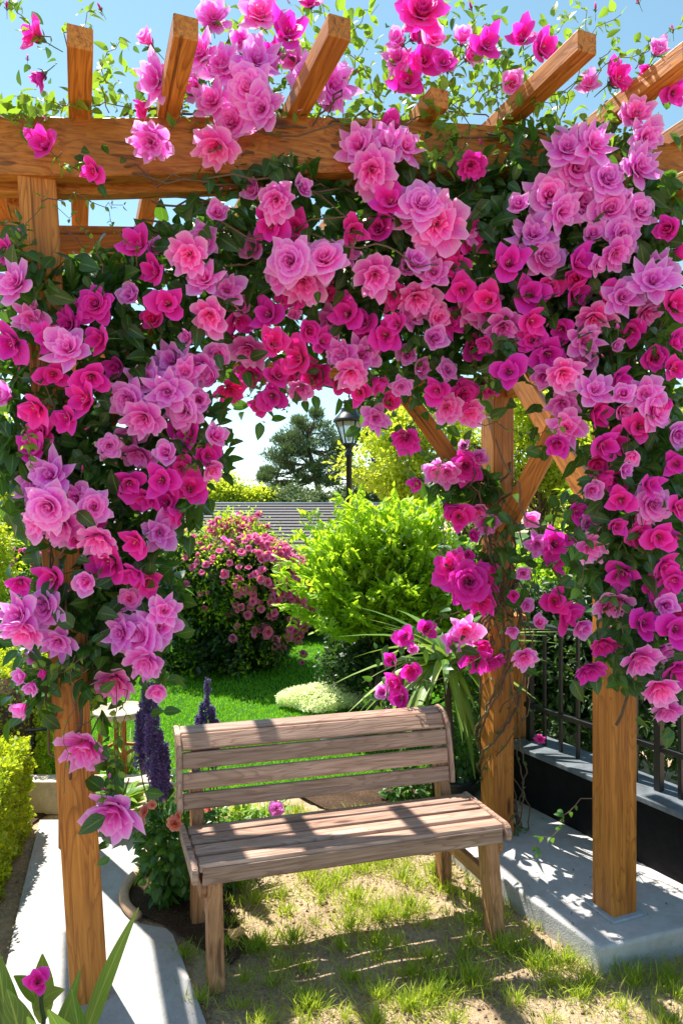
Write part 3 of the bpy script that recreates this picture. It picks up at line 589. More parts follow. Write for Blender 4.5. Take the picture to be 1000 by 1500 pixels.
# ------------------------------------------------------------------ pergola
pg = thing('pergola','golden stained timber pergola with arched front beam, smothered in pink roses','pergola')
cd = M['cedar']
FLp = gat(132,1462); FRp = np.array((1.13,2.83,.10)); RLp = gat(104,1238)
def ztop(x): return float(np.interp(x, [-1.6,-1.2,-.9,-.4,.1,.6,1.1,1.6,2.1],[3.10,3.115,3.13,3.185,3.225,3.245,3.25,3.23,3.18]))
def beamY(x): return 2.445+(x+.907)*.165
BH = .205
def post(p, ztop_, w=.12, lean=(0,0)):
    return board('post', (p[0],p[1],p[2]), (p[0]+lean[0],p[1]+lean[1],ztop_), w, w, cd, pg)
post(FLp, ztop(FLp[0])-BH, .125, (-.18,-.02)); post(FRp, ztop(1.13)-BH, .122); post(RLp, 2.92, .12); post(PR, 3.0, .12)
# arched front beam, one swept mesh, plus the board behind it
def arch(name, y0, th, H, lift, x0=-1.75, x1=2.05):
    mb = MB(); xs = np.linspace(x0,x1,60); V=[]; F=[]; c = .004
    for x in xs:
        zt = ztop(x)+lift; zb = zt-H+(.035*math.exp(-((x-.62)/.28)**2))-(.012*math.exp(-((x-1.5)/.4)**2)); y = beamY(x)+y0
        sec = [(y+c,zb),(y,zb+c),(y,zt-c),(y+c,zt),(y+th-c,zt),(y+th,zt-c),(y+th,zb+c),(y+th-c,zb)]
        V += [(x,a,b) for a,b in sec]
    k = 8
    for i in range(len(xs)-1):
        for j in range(k): F.append((i*k+j,(i+1)*k+j,(i+1)*k+(j+1)%k,i*k+(j+1)%k))
    mb.add(V,F); s0=mb.n-len(V)
    for e in (0,len(xs)-1): mb.l.append(np.array([e*k+j for j in range(k)])+s0); mb.t.append(np.array([k])); mb.m.append(np.array([0]))
    o = mb.build(name, cd, pg, smooth=False); return o
arch('beam', -.06, .06, BH, 0); arch('beam', .035, .055, BH+.012, -.006)
# rafters
dirr = np.array((-.383,1.0))
for x0, y0 in ((-1.47,2.03),(-1.12,2.03),(-.777,2.03),(-.462,2.03),(-.005,2.09),(.36,2.50),(.80,2.22),(1.17,2.28),(1.52,2.35)):
    a = (x0, y0)
    k0 = beamY(x0-.16)-a[1]; xb = a[0]+dirr[0]*k0
    zf = ztop(xb)+.0355; L = 2.05
    board('rafter', (a[0],a[1],zf), (a[0]+dirr[0]*L, a[1]+dirr[1]*L, zf-.03), .074, .07, cd, pg)
board('purlin', (-1.85,3.12,2.975), (1.35,3.36,3.02), .06, .17, cd, pg)
board('side_beam', (-1.20,2.52,2.955), (-1.62,3.72,2.97), .07, .15, cd, pg)
board('side_beam', (1.36,2.60,3.0), (.78,3.70,3.03), .07, .12, cd, pg)
def A3(px,py,Y): return tuple(at(px,py,Y))
board('tie_beam', A3(120,523,3.56), A3(706,570,3.50), .07, .095, cd, pg)
board('tie_beam', A3(748,570,3.47), A3(885,512,2.88), .06, .09, cd, pg)
board('brace', A3(590,572,3.52), A3(716,748,3.50), .075, .085, cd, pg, roll=.2)
board('brace', A3(738,778,3.42), A3(842,575,3.05), .08, .09, cd, pg, roll=.5)
board('brace', A3(758,548,3.38), A3(893,775,2.86), .08, .09, cd, pg, roll=-.3)
board('brace', A3(150,620,2.5), A3(215,480,2.6), .07, .08, cd, pg)
# small post shoes
mb = MB(); box(mb, (FRp[0],FRp[1],.1065), (.165,.165,.013), ROT, bev=.003); mb.build('post_shoe', M['grey'], pg)

# ------------------------------------------------------------------ ground
def sheet(name, poly, z, mat, kind='structure', thick=0, bev=0, sub=0):
    bm = bmesh.new(); vs = [bm.verts.new((p[0],p[1],z)) for p in poly]; f = bm.faces.new(vs)
    if f.normal.z < 0: f.normal_flip()
    bm.normal_update()
    if f.normal.z < 0: bmesh.ops.reverse_faces(bm, faces=[f])
    if thick:
        r = bmesh.ops.extrude_face_region(bm, geom=[f]); vv = [e for e in r['geom'] if isinstance(e, bmesh.types.BMVert)]
        bmesh.ops.translate(bm, vec=(0,0,-thick), verts=vv)
        bmesh.ops.recalc_face_normals(bm, faces=bm.faces[:])
        if bev: bmesh.ops.bevel(bm, geom=[e for e in bm.edges if all(abs(v.co.z-z)<1e-5 for v in e.verts)], offset=bev, segments=4, affect='EDGES', profile=.5)
    me = bpy.data.meshes.new(name); bm.to_mesh(me); bm.free(); me.materials.append(mat)
    o = bpy.data.objects.new(name, me); C.objects.link(o); o['kind'] = kind; return o
# terrain
mb = MB(); ys = np.concatenate((np.linspace(-8,1.6,8), np.linspace(1.7,4.6,60), np.linspace(4.8,12,14), np.linspace(12.5,16,10), np.array((20,40,90,200,600)))); xs = np.concatenate((np.array((-500,-150,-50,-20,-9,-5)), np.linspace(-3,3,90), np.array((5,9,20,50,150,500))))
X, Yg = np.meshgrid(xs, ys); Z = -1.9*np.clip((Yg-11.5)/3.5,0,1)**1.0
near = (Yg>1.6)&(Yg<4.6)&(abs(X)<3); hh = .007*np.sin(X*19+Yg*5)*np.sin(Yg*23-X*3)+.004*np.sin(X*51)*np.sin(Yg*47+2)
Z = np.where(near, hh-.006, Z)
nx = len(xs); F = [(i*nx+j,i*nx+j+1,(i+1)*nx+j+1,(i+1)*nx+j) for i in range(len(ys)-1) for j in range(nx-1)]
mb.add(np.stack((X.ravel(),Yg.ravel(),Z.ravel()),1), F); g = mb.build('ground', M['sand']); tag(g, kind='structure')
lawnpoly = [(-9,3.98),(-1.05,4.02),(-.3,4.35),(.9,4.6),(1.0,6),(4,11.2),(-9,11.2)]
sheet('lawn', lawnpoly, .018, M['lawn'], thick=.03)
sheet('far_ground', [(-60,14.9),(60,14.9),(60,120),(-60,120)], -1.85, M['far'])
pathpoly = [gat(*p)[:2] for p in ((-30,1560),(8,1425),(30,1320),(58,1206),(215,1204))]
pathpoly += [(-1.00,3.45),(-.99,3.20),(-.97,3.06),(-.93,2.95),(-.84,2.87),(-.73,2.84),(-.69,2.80)] + [tuple(gat(*p)[:2]) for p in ((276,1435),(322,1560),(322,1900),(-100,1900))]
sheet('path', pathpoly, .02, M['path'], thick=.06, bev=.006)
slab = [(.975,2.58),(.53,3.46),(.66,3.80),(.70,4.25),(1.5,4.3),(2.6,3.25),(1.70,2.81)]
sheet('patio_slab', slab, .10, M['concrete'], thick=.14, bev=.014)
sheet('soil_bed', [(-.98,3.14),(-.90,2.97),(-.72,2.86),(-.66,2.80),(-.42,2.62),(-.36,2.75),(-.50,3.0),(-.45,3.6),(-.95,3.95)], .012, M['soil'])
sheet('soil_bed', [(-.4,4.35),(.9,4.60),(.75,3.95),(.2,3.85),(-.1,4.0)], .013, M['soil'])
sheet('soil_bed', [(-2.5,4.0),(-1.7,4.0),(-1.75,3.6),(-1.22,2.25),(-1.9,2.2)], .012, M['soil'])
# edging ring of the round bed
mb = MB(); a = np.linspace(R(95), R(235), 22); c0 = (-.70,3.14)
tube(mb, [(c0[0]+.285*math.cos(t), c0[1]+.30*math.sin(t), .035) for t in a], .022, 8)
tag(mb.build('bed_edging', M['clay']), 'curved clay edging rim of the planting bed beside the pale path', 'edging')

# debris: crumbs and pebbles
mb = MB(); n = 2600
for k in range(n):
    x, y = random.uniform(-.7,1.3), random.uniform(2.2,3.9); r_ = random.uniform(.002,.007)
    V = np.array(((-1,-1,-.5),(1,-1,-.5),(1,1,-.5),(-1,1,-.5),(-.6,-.5,.7),(.6,-.6,.6),(.5,.6,.7),(-.6,.6,.6)))*r_*rng.uniform(.7,1.3,(8,3))+np.array((x,y,.004))
    mb.add(V, ((0,1,5,4),(1,2,6,5),(2,3,7,6),(3,0,4,7),(4,5,6,7)))
tag(mb.build('soil_crumbs', M['sand']), 'loose crumbs of sandy soil strewn over the bare ground', 'soil', kind='stuff')

# patchy grass: tufts in loose rows
def inpoly(x, y, poly):
    c=False; j=len(poly)-1
    for i in range(len(poly)):
        xi,yi=poly[i][:2]; xj,yj=poly[j][:2]
        if (yi>y)!=(yj>y) and x<(xj-xi)*(y-yi)/(yj-yi)+xi: c=not c
        j=i
    return c
def blades(mb, P, h, tint, lean=.45, w=None):
    n = len(P); D = nrm(np.array((0,0,1.))+rng.normal(size=(n,3))*lean*np.array((1,1,.2))); scatter(mb, P, D, rdir(n)*np.array((1,1,.2)), h, w or BLADE, tint)
mb = MB(); tufts = []
th = R(-24)
for i in range(-22,22):
    for j in range(-16,18):
        u = i*.135+random.uniform(-.045,.045)+(.06 if j%2 else 0); v = j*.145+random.uniform(-.04,.04)
        x = .25+u*math.cos(th)-v*math.sin(th); y = 2.9+u*math.sin(th)+v*math.cos(th)
        if not (2.15<y<4.0) or x<-.62 or x>1.6 or inpoly(x,y,slab) or inpoly(x,y,pathpoly): continue
        if y < 2.63 and x > .05 and x < .95 : pass
        if random.random() < .14: continue
        tufts.append((x,y,random.uniform(.4,1.15)))
for (px,py,s) in ((690,1440,1.4),(740,1395,1.3),(790,1420,1.3),(930,1440,1.3),(980,1440,1.3),(600,1430,.8),(640,1460,1.2),(560,1340,1.1),(430,1380,1.3),(380,1390,1.1),(520,1320,1.3),(470,1310,1.2),(600,1330,1.2),(730,1350,.8),(640,1290,1.2),(590,1250,1.2),(520,1270,1.2),(600,1480,1.3),(450,1480,1.1),(860,1445,1.2),(910,1400,1)):
    p = gat(px,py); tufts.append((p[0],p[1],s))
for (x,y,s) in tufts:
    nn = int(170*s); a = rng.uniform(0,6.28,nn); r_ = np.abs(rng.normal(0,.036,nn))*s**.5
    P = np.stack((x+r_*np.cos(a)*1.35, y+r_*np.sin(a), np.full(nn,.0)),1)
    out_ = np.stack((np.cos(a),np.sin(a),np.zeros(nn)),1)*(r_/.05)[:,None]
    D = nrm(np.array((0,0,1.))+out_*.5+rng.normal(size=(nn,3))*.28); hgt = rng.uniform(.022,.072,nn)*s**.4
    scatter(mb, P, D, rdir(nn)*np.array((1,1,.3)), hgt, (lambda t:(t[0]*np.array((.7,1,1)),t[1],t[2]))(BLADE), np.clip(rng.normal(.55,.22,nn)+random.uniform(-.15,.2),0,1))
nn = 16000; x = rng.uniform(-.7,1.7,nn); y = rng.uniform(2.1,4.0,nn); kk = (np.sin(x*9+y*4)*np.sin(y*11-x*3)+rng.normal(0,.5,nn)) > .1
kk &= np.array([not inpoly(a,b,slab) and not inpoly(a,b,pathpoly) for a,b in zip(x,y)]); x=x[kk]; y=y[kk]; nn=len(x)
scatter(mb, np.stack((x,y,np.zeros(nn)),1), nrm(np.array((0,0,.8))+rng.normal(size=(nn,3))*.5*np.array((1,1,.1))), rdir(nn), rng.uniform(.010,.034,nn), (BLADE[0]*np.array((.9,1,1)),BLADE[1],BLADE[2]), np.clip(rng.normal(.65,.28,nn),0,1))
tag(mb.build('grass', M['tuft']), 'patchy yellow green grass tufts growing out of sandy soil around the bench', 'grass', kind='stuff')
# lawn blades
mb = MB(); n = 150000
y = 4.0+(rng.random(n)**1.5)*5.0; x = rng.uniform(-1,1,n)*(y*.52)-.12*y
k = np.array([inpoly(a,b,lawnpoly) for a,b in zip(x,y)]); x=x[k]; y=y[k]; n=len(x)
P = np.stack((x,y,np.full(n,.018)),1); D = nrm(np.array((0,0,1.))+rng.normal(size=(n,3))*.45)
patch = .5+.16*np.sin(x*2.1+y)*np.sin(y*1.7)+.1*np.sin(x*7)*np.sin(y*9)
scatter(mb, P, D, rdir(n), rng.uniform(.018,.040,n)*(1+.12*(y-4)), (GB[0]*np.array((1.5,1,1)),GB[1],GB[2]), np.clip(patch+rng.normal(0,.15,n),0,1))
tag(mb.build('lawn_grass', M['grass']), 'mown bright green lawn grass behind the bench', 'grass', kind='stuff')

# ------------------------------------------------------------------ bench
ang = R(15.5); bo = thing('garden_bench','weathered brown slatted wooden bench standing under the rose pergola','bench')
u = np.array((math.cos(ang), math.sin(ang), 0)); v = np.array((-math.sin(ang)-.10, math.cos(ang), 0)); B0 = np.array((.070,2.70,0))
def bl(a,b,c): return tuple(B0+u*a+v*b+np.array((0,0,c)))
bw = M['bench']; HL = .622
sl = [(.012,.432,.078,.030,-.10),(.098,.437,.070,.026,0),(.182,.438,.070,.026,0),(.264,.438,.070,.026,0)]
for b, z, w, h, rl in sl: board('seat_slat', bl(-HL,b,z), bl(HL,b,z), w, h, bw, bo, roll=rl, bev=.006)
board('seat_apron', bl(-HL+.01,-.022,.405), bl(HL-.01,-.022,.405), .022, .062, bw, bo, bev=.005)
bz = [(.372,.520,.069),(.384,.602,.069),(.400,.684,.069)]
for b, z, h in bz: board('back_slat', bl(-HL-.005,b,z), bl(HL-.03,b,z), .024, h, bw, bo, roll=-.15, bev=.005)
board('back_slat', bl(-HL-.005,.428,.752), bl(HL-.03,.428,.752), .024, .070, bw, bo, roll=-.62, bev=.006)
board('back_slat', bl(-HL-.005,.478,.786), bl(HL-.03,.478,.786), .024, .056, bw, bo, roll=-1.22, bev=.008)
def sideplate(name, prof, a, th, mt=None):      # prof: list of (b,z) outline in the side plane
    mb = MB(); n = len(prof); V = [bl(a-th/2,b,z) for b,z in prof]+[bl(a+th/2,b,z) for b,z in prof]
    V = np.array(V); pv_ = V.mean(0); V = V-pv_; up = (V[:,2].max()-V[:,2].min()) > .2
    if up: V = np.stack((V[:,2],V[:,1],-V[:,0]),1)
    mb.add(V, [(i,(i+1)%n,n+(i+1)%n,n+i) for i in range(n)])
    for off, rev in ((0,1),(n,0)):
        ids = [off+i for i in range(n)]; ids = ids[::-1] if rev else ids
        mb.l.append(np.array(ids)); mb.t.append(np.array([n])); mb.m.append(np.array([0]))
    o = mb.build(name, mt or bw, bo, smooth=False)
    bm = bmesh.new(); bm.from_mesh(o.data); bmesh.ops.recalc_face_normals(bm, faces=bm.faces[:])
    bm.edges.ensure_lookup_table(); bmesh.ops.bevel(bm, geom=bm.edges[:], offset=.003, segments=2, affect='EDGES'); bm.to_mesh(o.data); bm.free()
    o.location = pv_
    if up: o.rotation_euler = (0,-PI/2,0)
    return o
for a in (-HL-.018, HL-.018):
    s = -1 if a < 0 else 1
    # rounded end plate of the backrest
    t = [(.358+.012*0,.478),(.388,.478)]
    prof = [(.350,.480),(.386,.478),(.402,.55),(.420,.65),(.438,.72),(.470,.758),(.506,.772),(.514,.790),(.506,.808),(.472,.806),(.430,.790),(.396,.750),(.380,.68),(.364,.60),(.352,.52)]
    sideplate('back_end', prof, a if s<0 else a, .022)
    ax = a+.0 if s<0 else HL+.012
    prof = [(-.040,.385),(-.046,.415),(-.036,.442),(-.015,.452),(.30,.456),(.306,.44),(.30,.405),(.02,.385)]
    sideplate('seat_end', prof, ax, .022)
for s in (-1,1):
    a = s*(HL-.055)
    sideplate('leg', [(-.022,.385),(.050,.385),(-.008,.0),(-.078,.0)], a, .056, M['benchleg'])
    sideplate('leg', [(.398,.62),(.452,.62),(.404,.40),(.408,.0),(.345,.0),(.340,.40)], a, .052, M['benchleg'])
    sideplate('bracket', [(-.026,.382),(-.026,.345),(-.004,.312),(.06,.312),(.09,.345),(.10,.382)], a+s*.040, .022, M['benchleg'])
    board('stretcher', bl(a,.01,.215), bl(a,.36,.215), .028, .060, M['benchleg'], bo)
    board('seat_bearer', bl(a-s*.045,-.01,.398), bl(a-s*.045,.34,.398), .03, .045, bw, bo)
    board('back_support', bl(a,.392,.44), bl(a,.452,.735), .03, .045, bw, bo)

# ------------------------------------------------------------------ fence and low wall on the right
F0 = np.array((.985,3.93)); FD = nrm(np.array((.50,-.87))); FN = np.array((FD[1],-FD[0]))  # FN points left/back
def fp(s, o, z): q = F0+FD*s+FN*o; return (q[0],q[1],z)
wl = thing('low_wall','matt black low wall with slate coping under the metal fence','wall')
fang = math.atan2(FD[1],FD[0])
def fbox(s0,s1,o0,o1,z0,z1,name,mat,parent,bev=.003):
    mb = MB(); c = np.array(fp((s0+s1)/2,(o0+o1)/2,(z0+z1)/2)); box(mb, (0,0,0), (s1-s0,abs(o1-o0),z1-z0), 0, bev=bev)
    o = mb.build(name, mat, parent, smooth=False); o.location = c; o.rotation_euler = (0,0,fang); return o
fbox(0,2.6,-.20,0,.101,.40,'wall_face',M['blackwall'],wl)
fbox(-.02,2.6,-.24,.035,.402,.43,'coping',M['coping'],wl,.005)
fe = thing('metal_fence','black metal railing with upright bars standing on the low wall','fence')
fbox(-.02,2.6,-.125,-.075,1.085,1.115,'top_rail',M['black'],fe)
fbox(.0,2.6,-.115,-.085,.618,.645,'middle_rail',M['black'],fe)
for k in range(22):
    s = .02+k*.118; wdt = .034 if k%7==0 else .018
    fbox(s,s+wdt,-.1-wdt/2,-.1+wdt/2,.432,1.083,'fence_post' if k%7==0 else 'bar',M['black'],fe,.002)
wp = thing('wooden_post','short golden timber post at the far end of the black railing','post')
board('post_shaft', A3(754,1090,4.05), A3(754,905,4.05), .10, .10, cd, wp)
board('post_cap', A3(754,905,4.05), A3(754,900,4.05), .125, .125, cd, wp)
mb=MB(); c=at(790,1093,3.62); 
o = place_bloom('R','c', c+np.array((0,0,.03)), .05, (0,-.5,.8), None, 'fallen_flower'); tag(o,'small crimson fallen flower lying on the slate coping','flower')

# ------------------------------------------------------------------ bushes
def bush(name, label, cat, c, rad, ncl, per, cs, ls, mat, tmpl=QUAD, seed=0, tint=(0,1), group=None, core=True, zmin=0.0, up=0.0, stems=5, lumpk=3, part='foliage'):
    t = thing(name, label, cat, group); mb = MB()
    Q = clumpcloud(mb, c, rad, ncl, per, cs, ls, tmpl, seed, tint, zmin, lumpk=lumpk, updir=up)
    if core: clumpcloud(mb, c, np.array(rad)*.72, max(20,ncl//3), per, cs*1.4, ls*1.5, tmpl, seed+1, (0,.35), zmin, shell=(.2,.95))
    mb.build(part, mat, t)
    ms = MB(); b = np.array((c[0],c[1],max(zmin,-3) if zmin is not None else c[2]-rad[2]))
    for k in range(stems): tube(ms, wander(b+rng.normal(size=3)*.02*np.array((1,1,0)), Q[rng.integers(len(Q))], 10, rad[0]*.08), np.linspace(.018,.005,10)*max(.6,rad[0]*1.5), 6)
    ms.build('stem', M['bark'], t); return t, Q
# big flowering bush
c = at(335,880,7.6); rad = (.85,.72,.98)
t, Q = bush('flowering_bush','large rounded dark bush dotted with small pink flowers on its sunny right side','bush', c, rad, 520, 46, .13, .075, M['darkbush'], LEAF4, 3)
mb = MB(); D = nrm(rdir(700)*np.array((1,1,1))+np.array((.25,-.35,.55))); P = c+D*np.array(rad)*(lump(D,3,.2,3)*rng.uniform(.9,1.08,700))[:,None]
n=9000; Qy = np.repeat(P[:450],20,0)+rng.normal(size=(n,3))*.06; scatter(mb, Qy, nrm(rdir(n)+np.array((0,0,.7))), rdir(n)+np.array((0,0,.8)), rng.uniform(.03,.06,n), LEAF4, rng.uniform(0,1,n)); mb.build('new_growth', M['shrubleaf'], t)
pom = MB(); n=26; 
for k in range(n): 
    d = rdir(1)[0]; petal(pom, random.uniform(0,6.3), .9, R(random.uniform(10,60)), R(random.uniform(40,110)), R(40), .05, 0, .2, .1, k, nu=4, nv=3)
pm = [pom.mesh('flower',[M['blush']]), pom.mesh('flower',[M['pink']])]
fl = []
for k in range(2600):
    d = nrm(rng.normal(size=3)+np.array((.5,-.5,.5)));
    if d[1] > .25: continue
    w = d[0]*.9+d[2]*.9
    if random.random() > np.clip((w+.25)*1.1,.04,1)**1.5: continue
    fl.append((w,c+d*np.array(rad)*float(lump(d[None],3,.25,3)[0])*random.uniform(.98,1.1)))
fl = fl[:640]; random.shuffle(fl)
for i,(w,p) in enumerate(fl[:100]):
    o = bpy.data.objects.new('flower', pm[0 if random.random()<.65 else 1]); C.objects.link(o); o.parent=t; o.location=p
    s = random.uniform(.03,.08); o.scale=(s,s,s); o.rotation_euler=(R(random.uniform(20,110)),random.uniform(-.5,.5),random.uniform(-1,1))
mb = MB()
Vp=np.empty(len(pm[0].vertices)*3); pm[0].vertices.foreach_get('co',Vp); Vp=Vp.reshape(-1,3)
Fp=np.array([p.vertices[:] for p in pm[0].polygons]); pvp=np.empty(len(Vp)*3); pm[0].attributes['puv'].data.foreach_get('vector',pvp)
for w,p in fl[100:]:
    rot = np.array(Matrix.Rotation(random.uniform(.4,1.7),3,'X') @ Matrix.Rotation(random.uniform(0,6),3,'Z')); mb.add(Vp@rot.T*random.uniform(.04,.06)+p, Fp, 0, 0, pvp.reshape(-1,3))
o = mb.build('smaller_flowers', M['blush'], t); o['kind']='stuff'

# feathery bright shrub
def feathery(name,label,cat,c,base,rad,nst,leafn,ls,mat,seed):
    t = thing(name,label,cat); ml = MB(); ms = MB()
    for k in range(nst):
        d = nrm(rng.normal(size=3)+np.array((0,-.25,.5))); d[1] = min(d[1],.5)
        tip = np.array(c)+d*np.array(rad)*random.uniform(.6,1.22); tip[2] = max(tip[2], .80+random.uniform(0,.15)); st = np.array(base)*(.35)+np.array(c)*.65+(tip-np.array(c))*.35
        P = wander(st, tip, 12, .04, -.03)
        tube(ms, P, np.linspace(.006,.002,12), 4)
        T = nrm(np.gradient(P,axis=0))
        for i in range(4,12):
            for s_ in (-1,1):
                side = nrm(np.cross(T[i],(0,0,1))+rng.normal(size=3)*.25)*s_; L = random.uniform(.07,.13)*rad[0]/.7
                m_ = 5; tt = np.linspace(.15,1,m_)[:,None]; Q = P[i]+(side*.9+T[i]*.45)*L*tt; Q[:,2] -= .03*tt[:,0]**2
                for s2 in (-1,1):
                    dd = (T[i]*s2*.8+side*.6)+rng.normal(size=(m_,3))*.15
                    scatter(ml, Q, dd, np.array((0,-.2,1.))+rng.normal(size=(m_,3))*.35, rng.uniform(.7,1.2,m_)*ls, LEAF4, np.clip(rng.normal(.6,.25,m_),0,1))
    ml.build('foliage',mat,t); ms.build('stem',M['stem'],t)
    return t
c = at(565,850,5.6); t = feathery('feathery_shrub','tall bright yellow green shrub with feathery leaves in front of the lamp post','shrub', c, (c[0],c[1],.1),(.78,.50,.64),165,5,.062,M['shrubleaf'],1)
mb = MB(); clumpcloud(mb, c-np.array((0,0,.0)), (.52,.40,.44), 60, 40, .13, .06, LEAF4, 8, (0,.6), .02); mb.build('inner_foliage', M['bleaf'], t)
mb = MB()
for k in range(6): tube(mb, wander((c[0]+random.uniform(-.1,.1),c[1],0), c+rng.normal(size=3)*.25, 12,.06), np.linspace(.022,.008,12),6)
mb.build('trunk', M['bark'], t)
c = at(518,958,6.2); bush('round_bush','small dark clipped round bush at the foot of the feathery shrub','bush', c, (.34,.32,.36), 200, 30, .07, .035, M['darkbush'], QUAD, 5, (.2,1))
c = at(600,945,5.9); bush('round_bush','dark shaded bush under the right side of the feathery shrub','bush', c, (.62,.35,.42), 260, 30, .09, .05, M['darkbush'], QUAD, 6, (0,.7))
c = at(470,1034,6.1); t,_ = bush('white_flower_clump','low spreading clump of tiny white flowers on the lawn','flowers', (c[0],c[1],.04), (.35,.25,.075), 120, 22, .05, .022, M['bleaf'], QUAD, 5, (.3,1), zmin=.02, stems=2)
mb=MB(); n=12000; D=rdir(n); D[:,2]=abs(D[:,2]); P=np.array((c[0],c[1],.05))+D*np.array((.40,.28,.125))*(lump(D,3,.25,5)*rng.uniform(.92,1.12,n))[:,None]; scatter(mb,P,rdir(n),rdir(n),rng.uniform(.012,.026,n),QUAD,rng.uniform(0,.4,n),); o=mb.build('petals',M['white'],t)
# far left shrubs seen past the left post
for (px,py,Y,rx,rz,mat,lab,sd) in ((15,770,8.5,.42,.62,'treeleaf','yellow green feathery shrub behind the hedge at the far left edge',21),(20,905,7.5,.5,.55,'bleaf','mid green shrub low behind the hedge at the left edge',22),(-60,850,6.5,.6,.8,'hedge','yellow shrub half out of view at the left edge',23)):
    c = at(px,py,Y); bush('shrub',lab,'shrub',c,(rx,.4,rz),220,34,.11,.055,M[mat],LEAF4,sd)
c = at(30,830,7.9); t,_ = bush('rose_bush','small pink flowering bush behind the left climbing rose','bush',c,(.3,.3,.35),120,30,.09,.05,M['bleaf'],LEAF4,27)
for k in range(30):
    d = nrm(rng.normal(size=3)+np.array((0,-.8,.2))); o=bpy.data.objects.new('flower',pm[k%2]); C.objects.link(o); o.parent=t; o.location=c+d*np.array((.3,.3,.35)); o.scale=(.04,)*3; o.rotation_euler=(1.2,0,random.uniform(-1,1))

# hedges
def hedge(label, corners, ztop_, n, grp='clipped box hedges beside the path'):
    t = thing('box_hedge', label, 'hedge', grp); mb = MB(); P=[];NN=[];tn=[]
    (x0,y0),(x1,y1),(x2,y2),(x3,y3) = corners
    for _ in range(n):
        a,b = random.random(), random.random(); k = random.random(); s = random.uniform(0,.05)
        zt = ztop_*(1+.025*math.sin(a*30)+.02*math.sin(b*19+a*9))
        def q(a,b): return (x0*(1-a)*(1-b)+x1*a*(1-b)+x2*a*b+x3*(1-a)*b, y0*(1-a)*(1-b)+y1*a*(1-b)+y2*a*b+y3*(1-a)*b)
        if k < .42: x,y = q(a,b); z = zt-s; nn=(0,0,1); tt=.7
        elif k < .80: x,y = q(a, .0); z = random.random()**.9*zt; dx,dy=x1-x0,y1-y0; l=math.hypot(dx,dy); nn=(dy/l,-dx/l,0); x-=nn[0]*s; y-=nn[1]*s; tt=.42
        else:
            e = 0 if random.random()<.5 else 1; x,y = q(e,b); z = random.random()*zt; nn=(0,-1 if e==0 else 1,0); y -= nn[1]*s; tt=.42
        w = .012*math.sin(x*40+z*23)+.010*math.sin(y*31+z*47)
        P.append((x+nn[0]*w,y+nn[1]*w,max(.01,z+nn[2]*w))); NN.append(nn); tn.append(random.gauss(.5,.2))
    P=np.array(P);NN=np.array(NN,float);n=len(P)
    scatter(mb,P,nrm(NN*.8+rdir(n)),nrm(rdir(n)+NN),rng.uniform(.014,.030,n),QUAD,np.clip(tn,0,1)); mb.build('foliage',M['hedge'],t)
    mi = MB(); cs = np.array(corners); ctr = cs.mean(0); ci = ctr+(cs-ctr)*.86
    V=[(p[0],p[1],.005) for p in ci]+[(p[0],p[1],ztop_-.06) for p in ci]; mi.add(V,((0,1,5,4),(1,2,6,5),(2,3,7,6),(3,0,4,7),(4,5,6,7))); mi.build('inner_twigs',M['bark'],t)
hedge('long clipped yellow green box hedge along the left side of the path', [(-1.34,2.25),(-1.72,3.78),(-2.35,3.8),(-2.1,2.2)], .50, 46000)
hedge('taller clipped yellow box hedge standing behind the long one', [(-1.84,4.22),(-2.05,4.85),(-3.0,4.9),(-3.0,4.2)], .76, 22000)

# low kerb wall and rail left
mb = MB(); c0 = np.array((-1.52,4.0,.095)); box(mb, (0,0,0), (1.1,.12,.19), 0, bev=.008); o = mb.build('kerb_wall', M['stone'], smooth=False); o.location=c0; tag(o,'low beige stone kerb wall at the far end of the path','wall')
mb = MB(); tube(mb, [at(40,1070,4.15), at(95,1066,4.15)], .011, 8)
tube(mb,[at(46,1070,4.15),gat(46,1171)],.009,8); tube(mb,[at(92,1066,4.15),gat(92,1171)],.009,8)
tag(mb.build('hand_rail', M['black']), 'thin black metal rail beyond the path behind the left post','rail')

# ------------------------------------------------------------------ garden stool / bird bath behind left post
t = thing('garden_stool','round topped pale stool with timber legs behind the near left post','stool')
c = at(176,1040,4.3)
mb = MB(); lathe(mb, [(0,-.035),(.145,-.035),(.160,-.02),(.165,.0),(.158,.012),(.150,.008),(.135,-.010),(0,-.014)], c, 36); mb.build('seat', M['stone'], t)
for k in range(4):
    a = k*PI/2+.5; board('leg', c+np.array((.11*math.cos(a),.11*math.sin(a),-.036)), (c[0]+.15*math.cos(a),c[1]+.15*math.sin(a),.02), .030,.030, cd, t)
for k in range(4):
    a = k*PI/2+.5; b=a+PI/2; board('stretcher', (c[0]+.128*math.cos(a),c[1]+.128*math.sin(a),.26),(c[0]+.128*math.cos(b),c[1]+.128*math.sin(b),.26),.016,.02,cd,t)
# bowl planter
pc = gat(180,1218); mb = MB(); lathe(mb, [(0,.022),(.055,.022),(.075,.03),(.115,.10),(.135,.15),(.142,.155),(.142,.165),(.130,.165),(.122,.15),(0,.14)], (pc[0],pc[1],0), 36)
tag(mb.build('bowl_planter', M['clay']),'beige clay bowl planter on the path behind the left post','planter')
def rosette(name,label,cat,base,n,L,W,mat,updown=(.2,1.2),group=None,droop=.5,tint=(.3,1)):
    t = thing(name,label,cat,group); mb = MB(); tm = grid_leaf(1,W,8,.25,droop)
    for k in range(n):
        a = k*2.399+random.uniform(-.2,.2); el = random.uniform(*updown)
        d = np.array((math.cos(a)*math.cos(el),math.sin(a)*math.cos(el),math.sin(el)))
        scatter(mb, np.array([base])+np.array((0,0,random.uniform(-.02,.02))), d[None], np.array([[0,0,1.]])+d[None]*-.3, L*random.uniform(.6,1.1), tm, random.uniform(*tint))
    mb.build('leaves',mat,t); return t
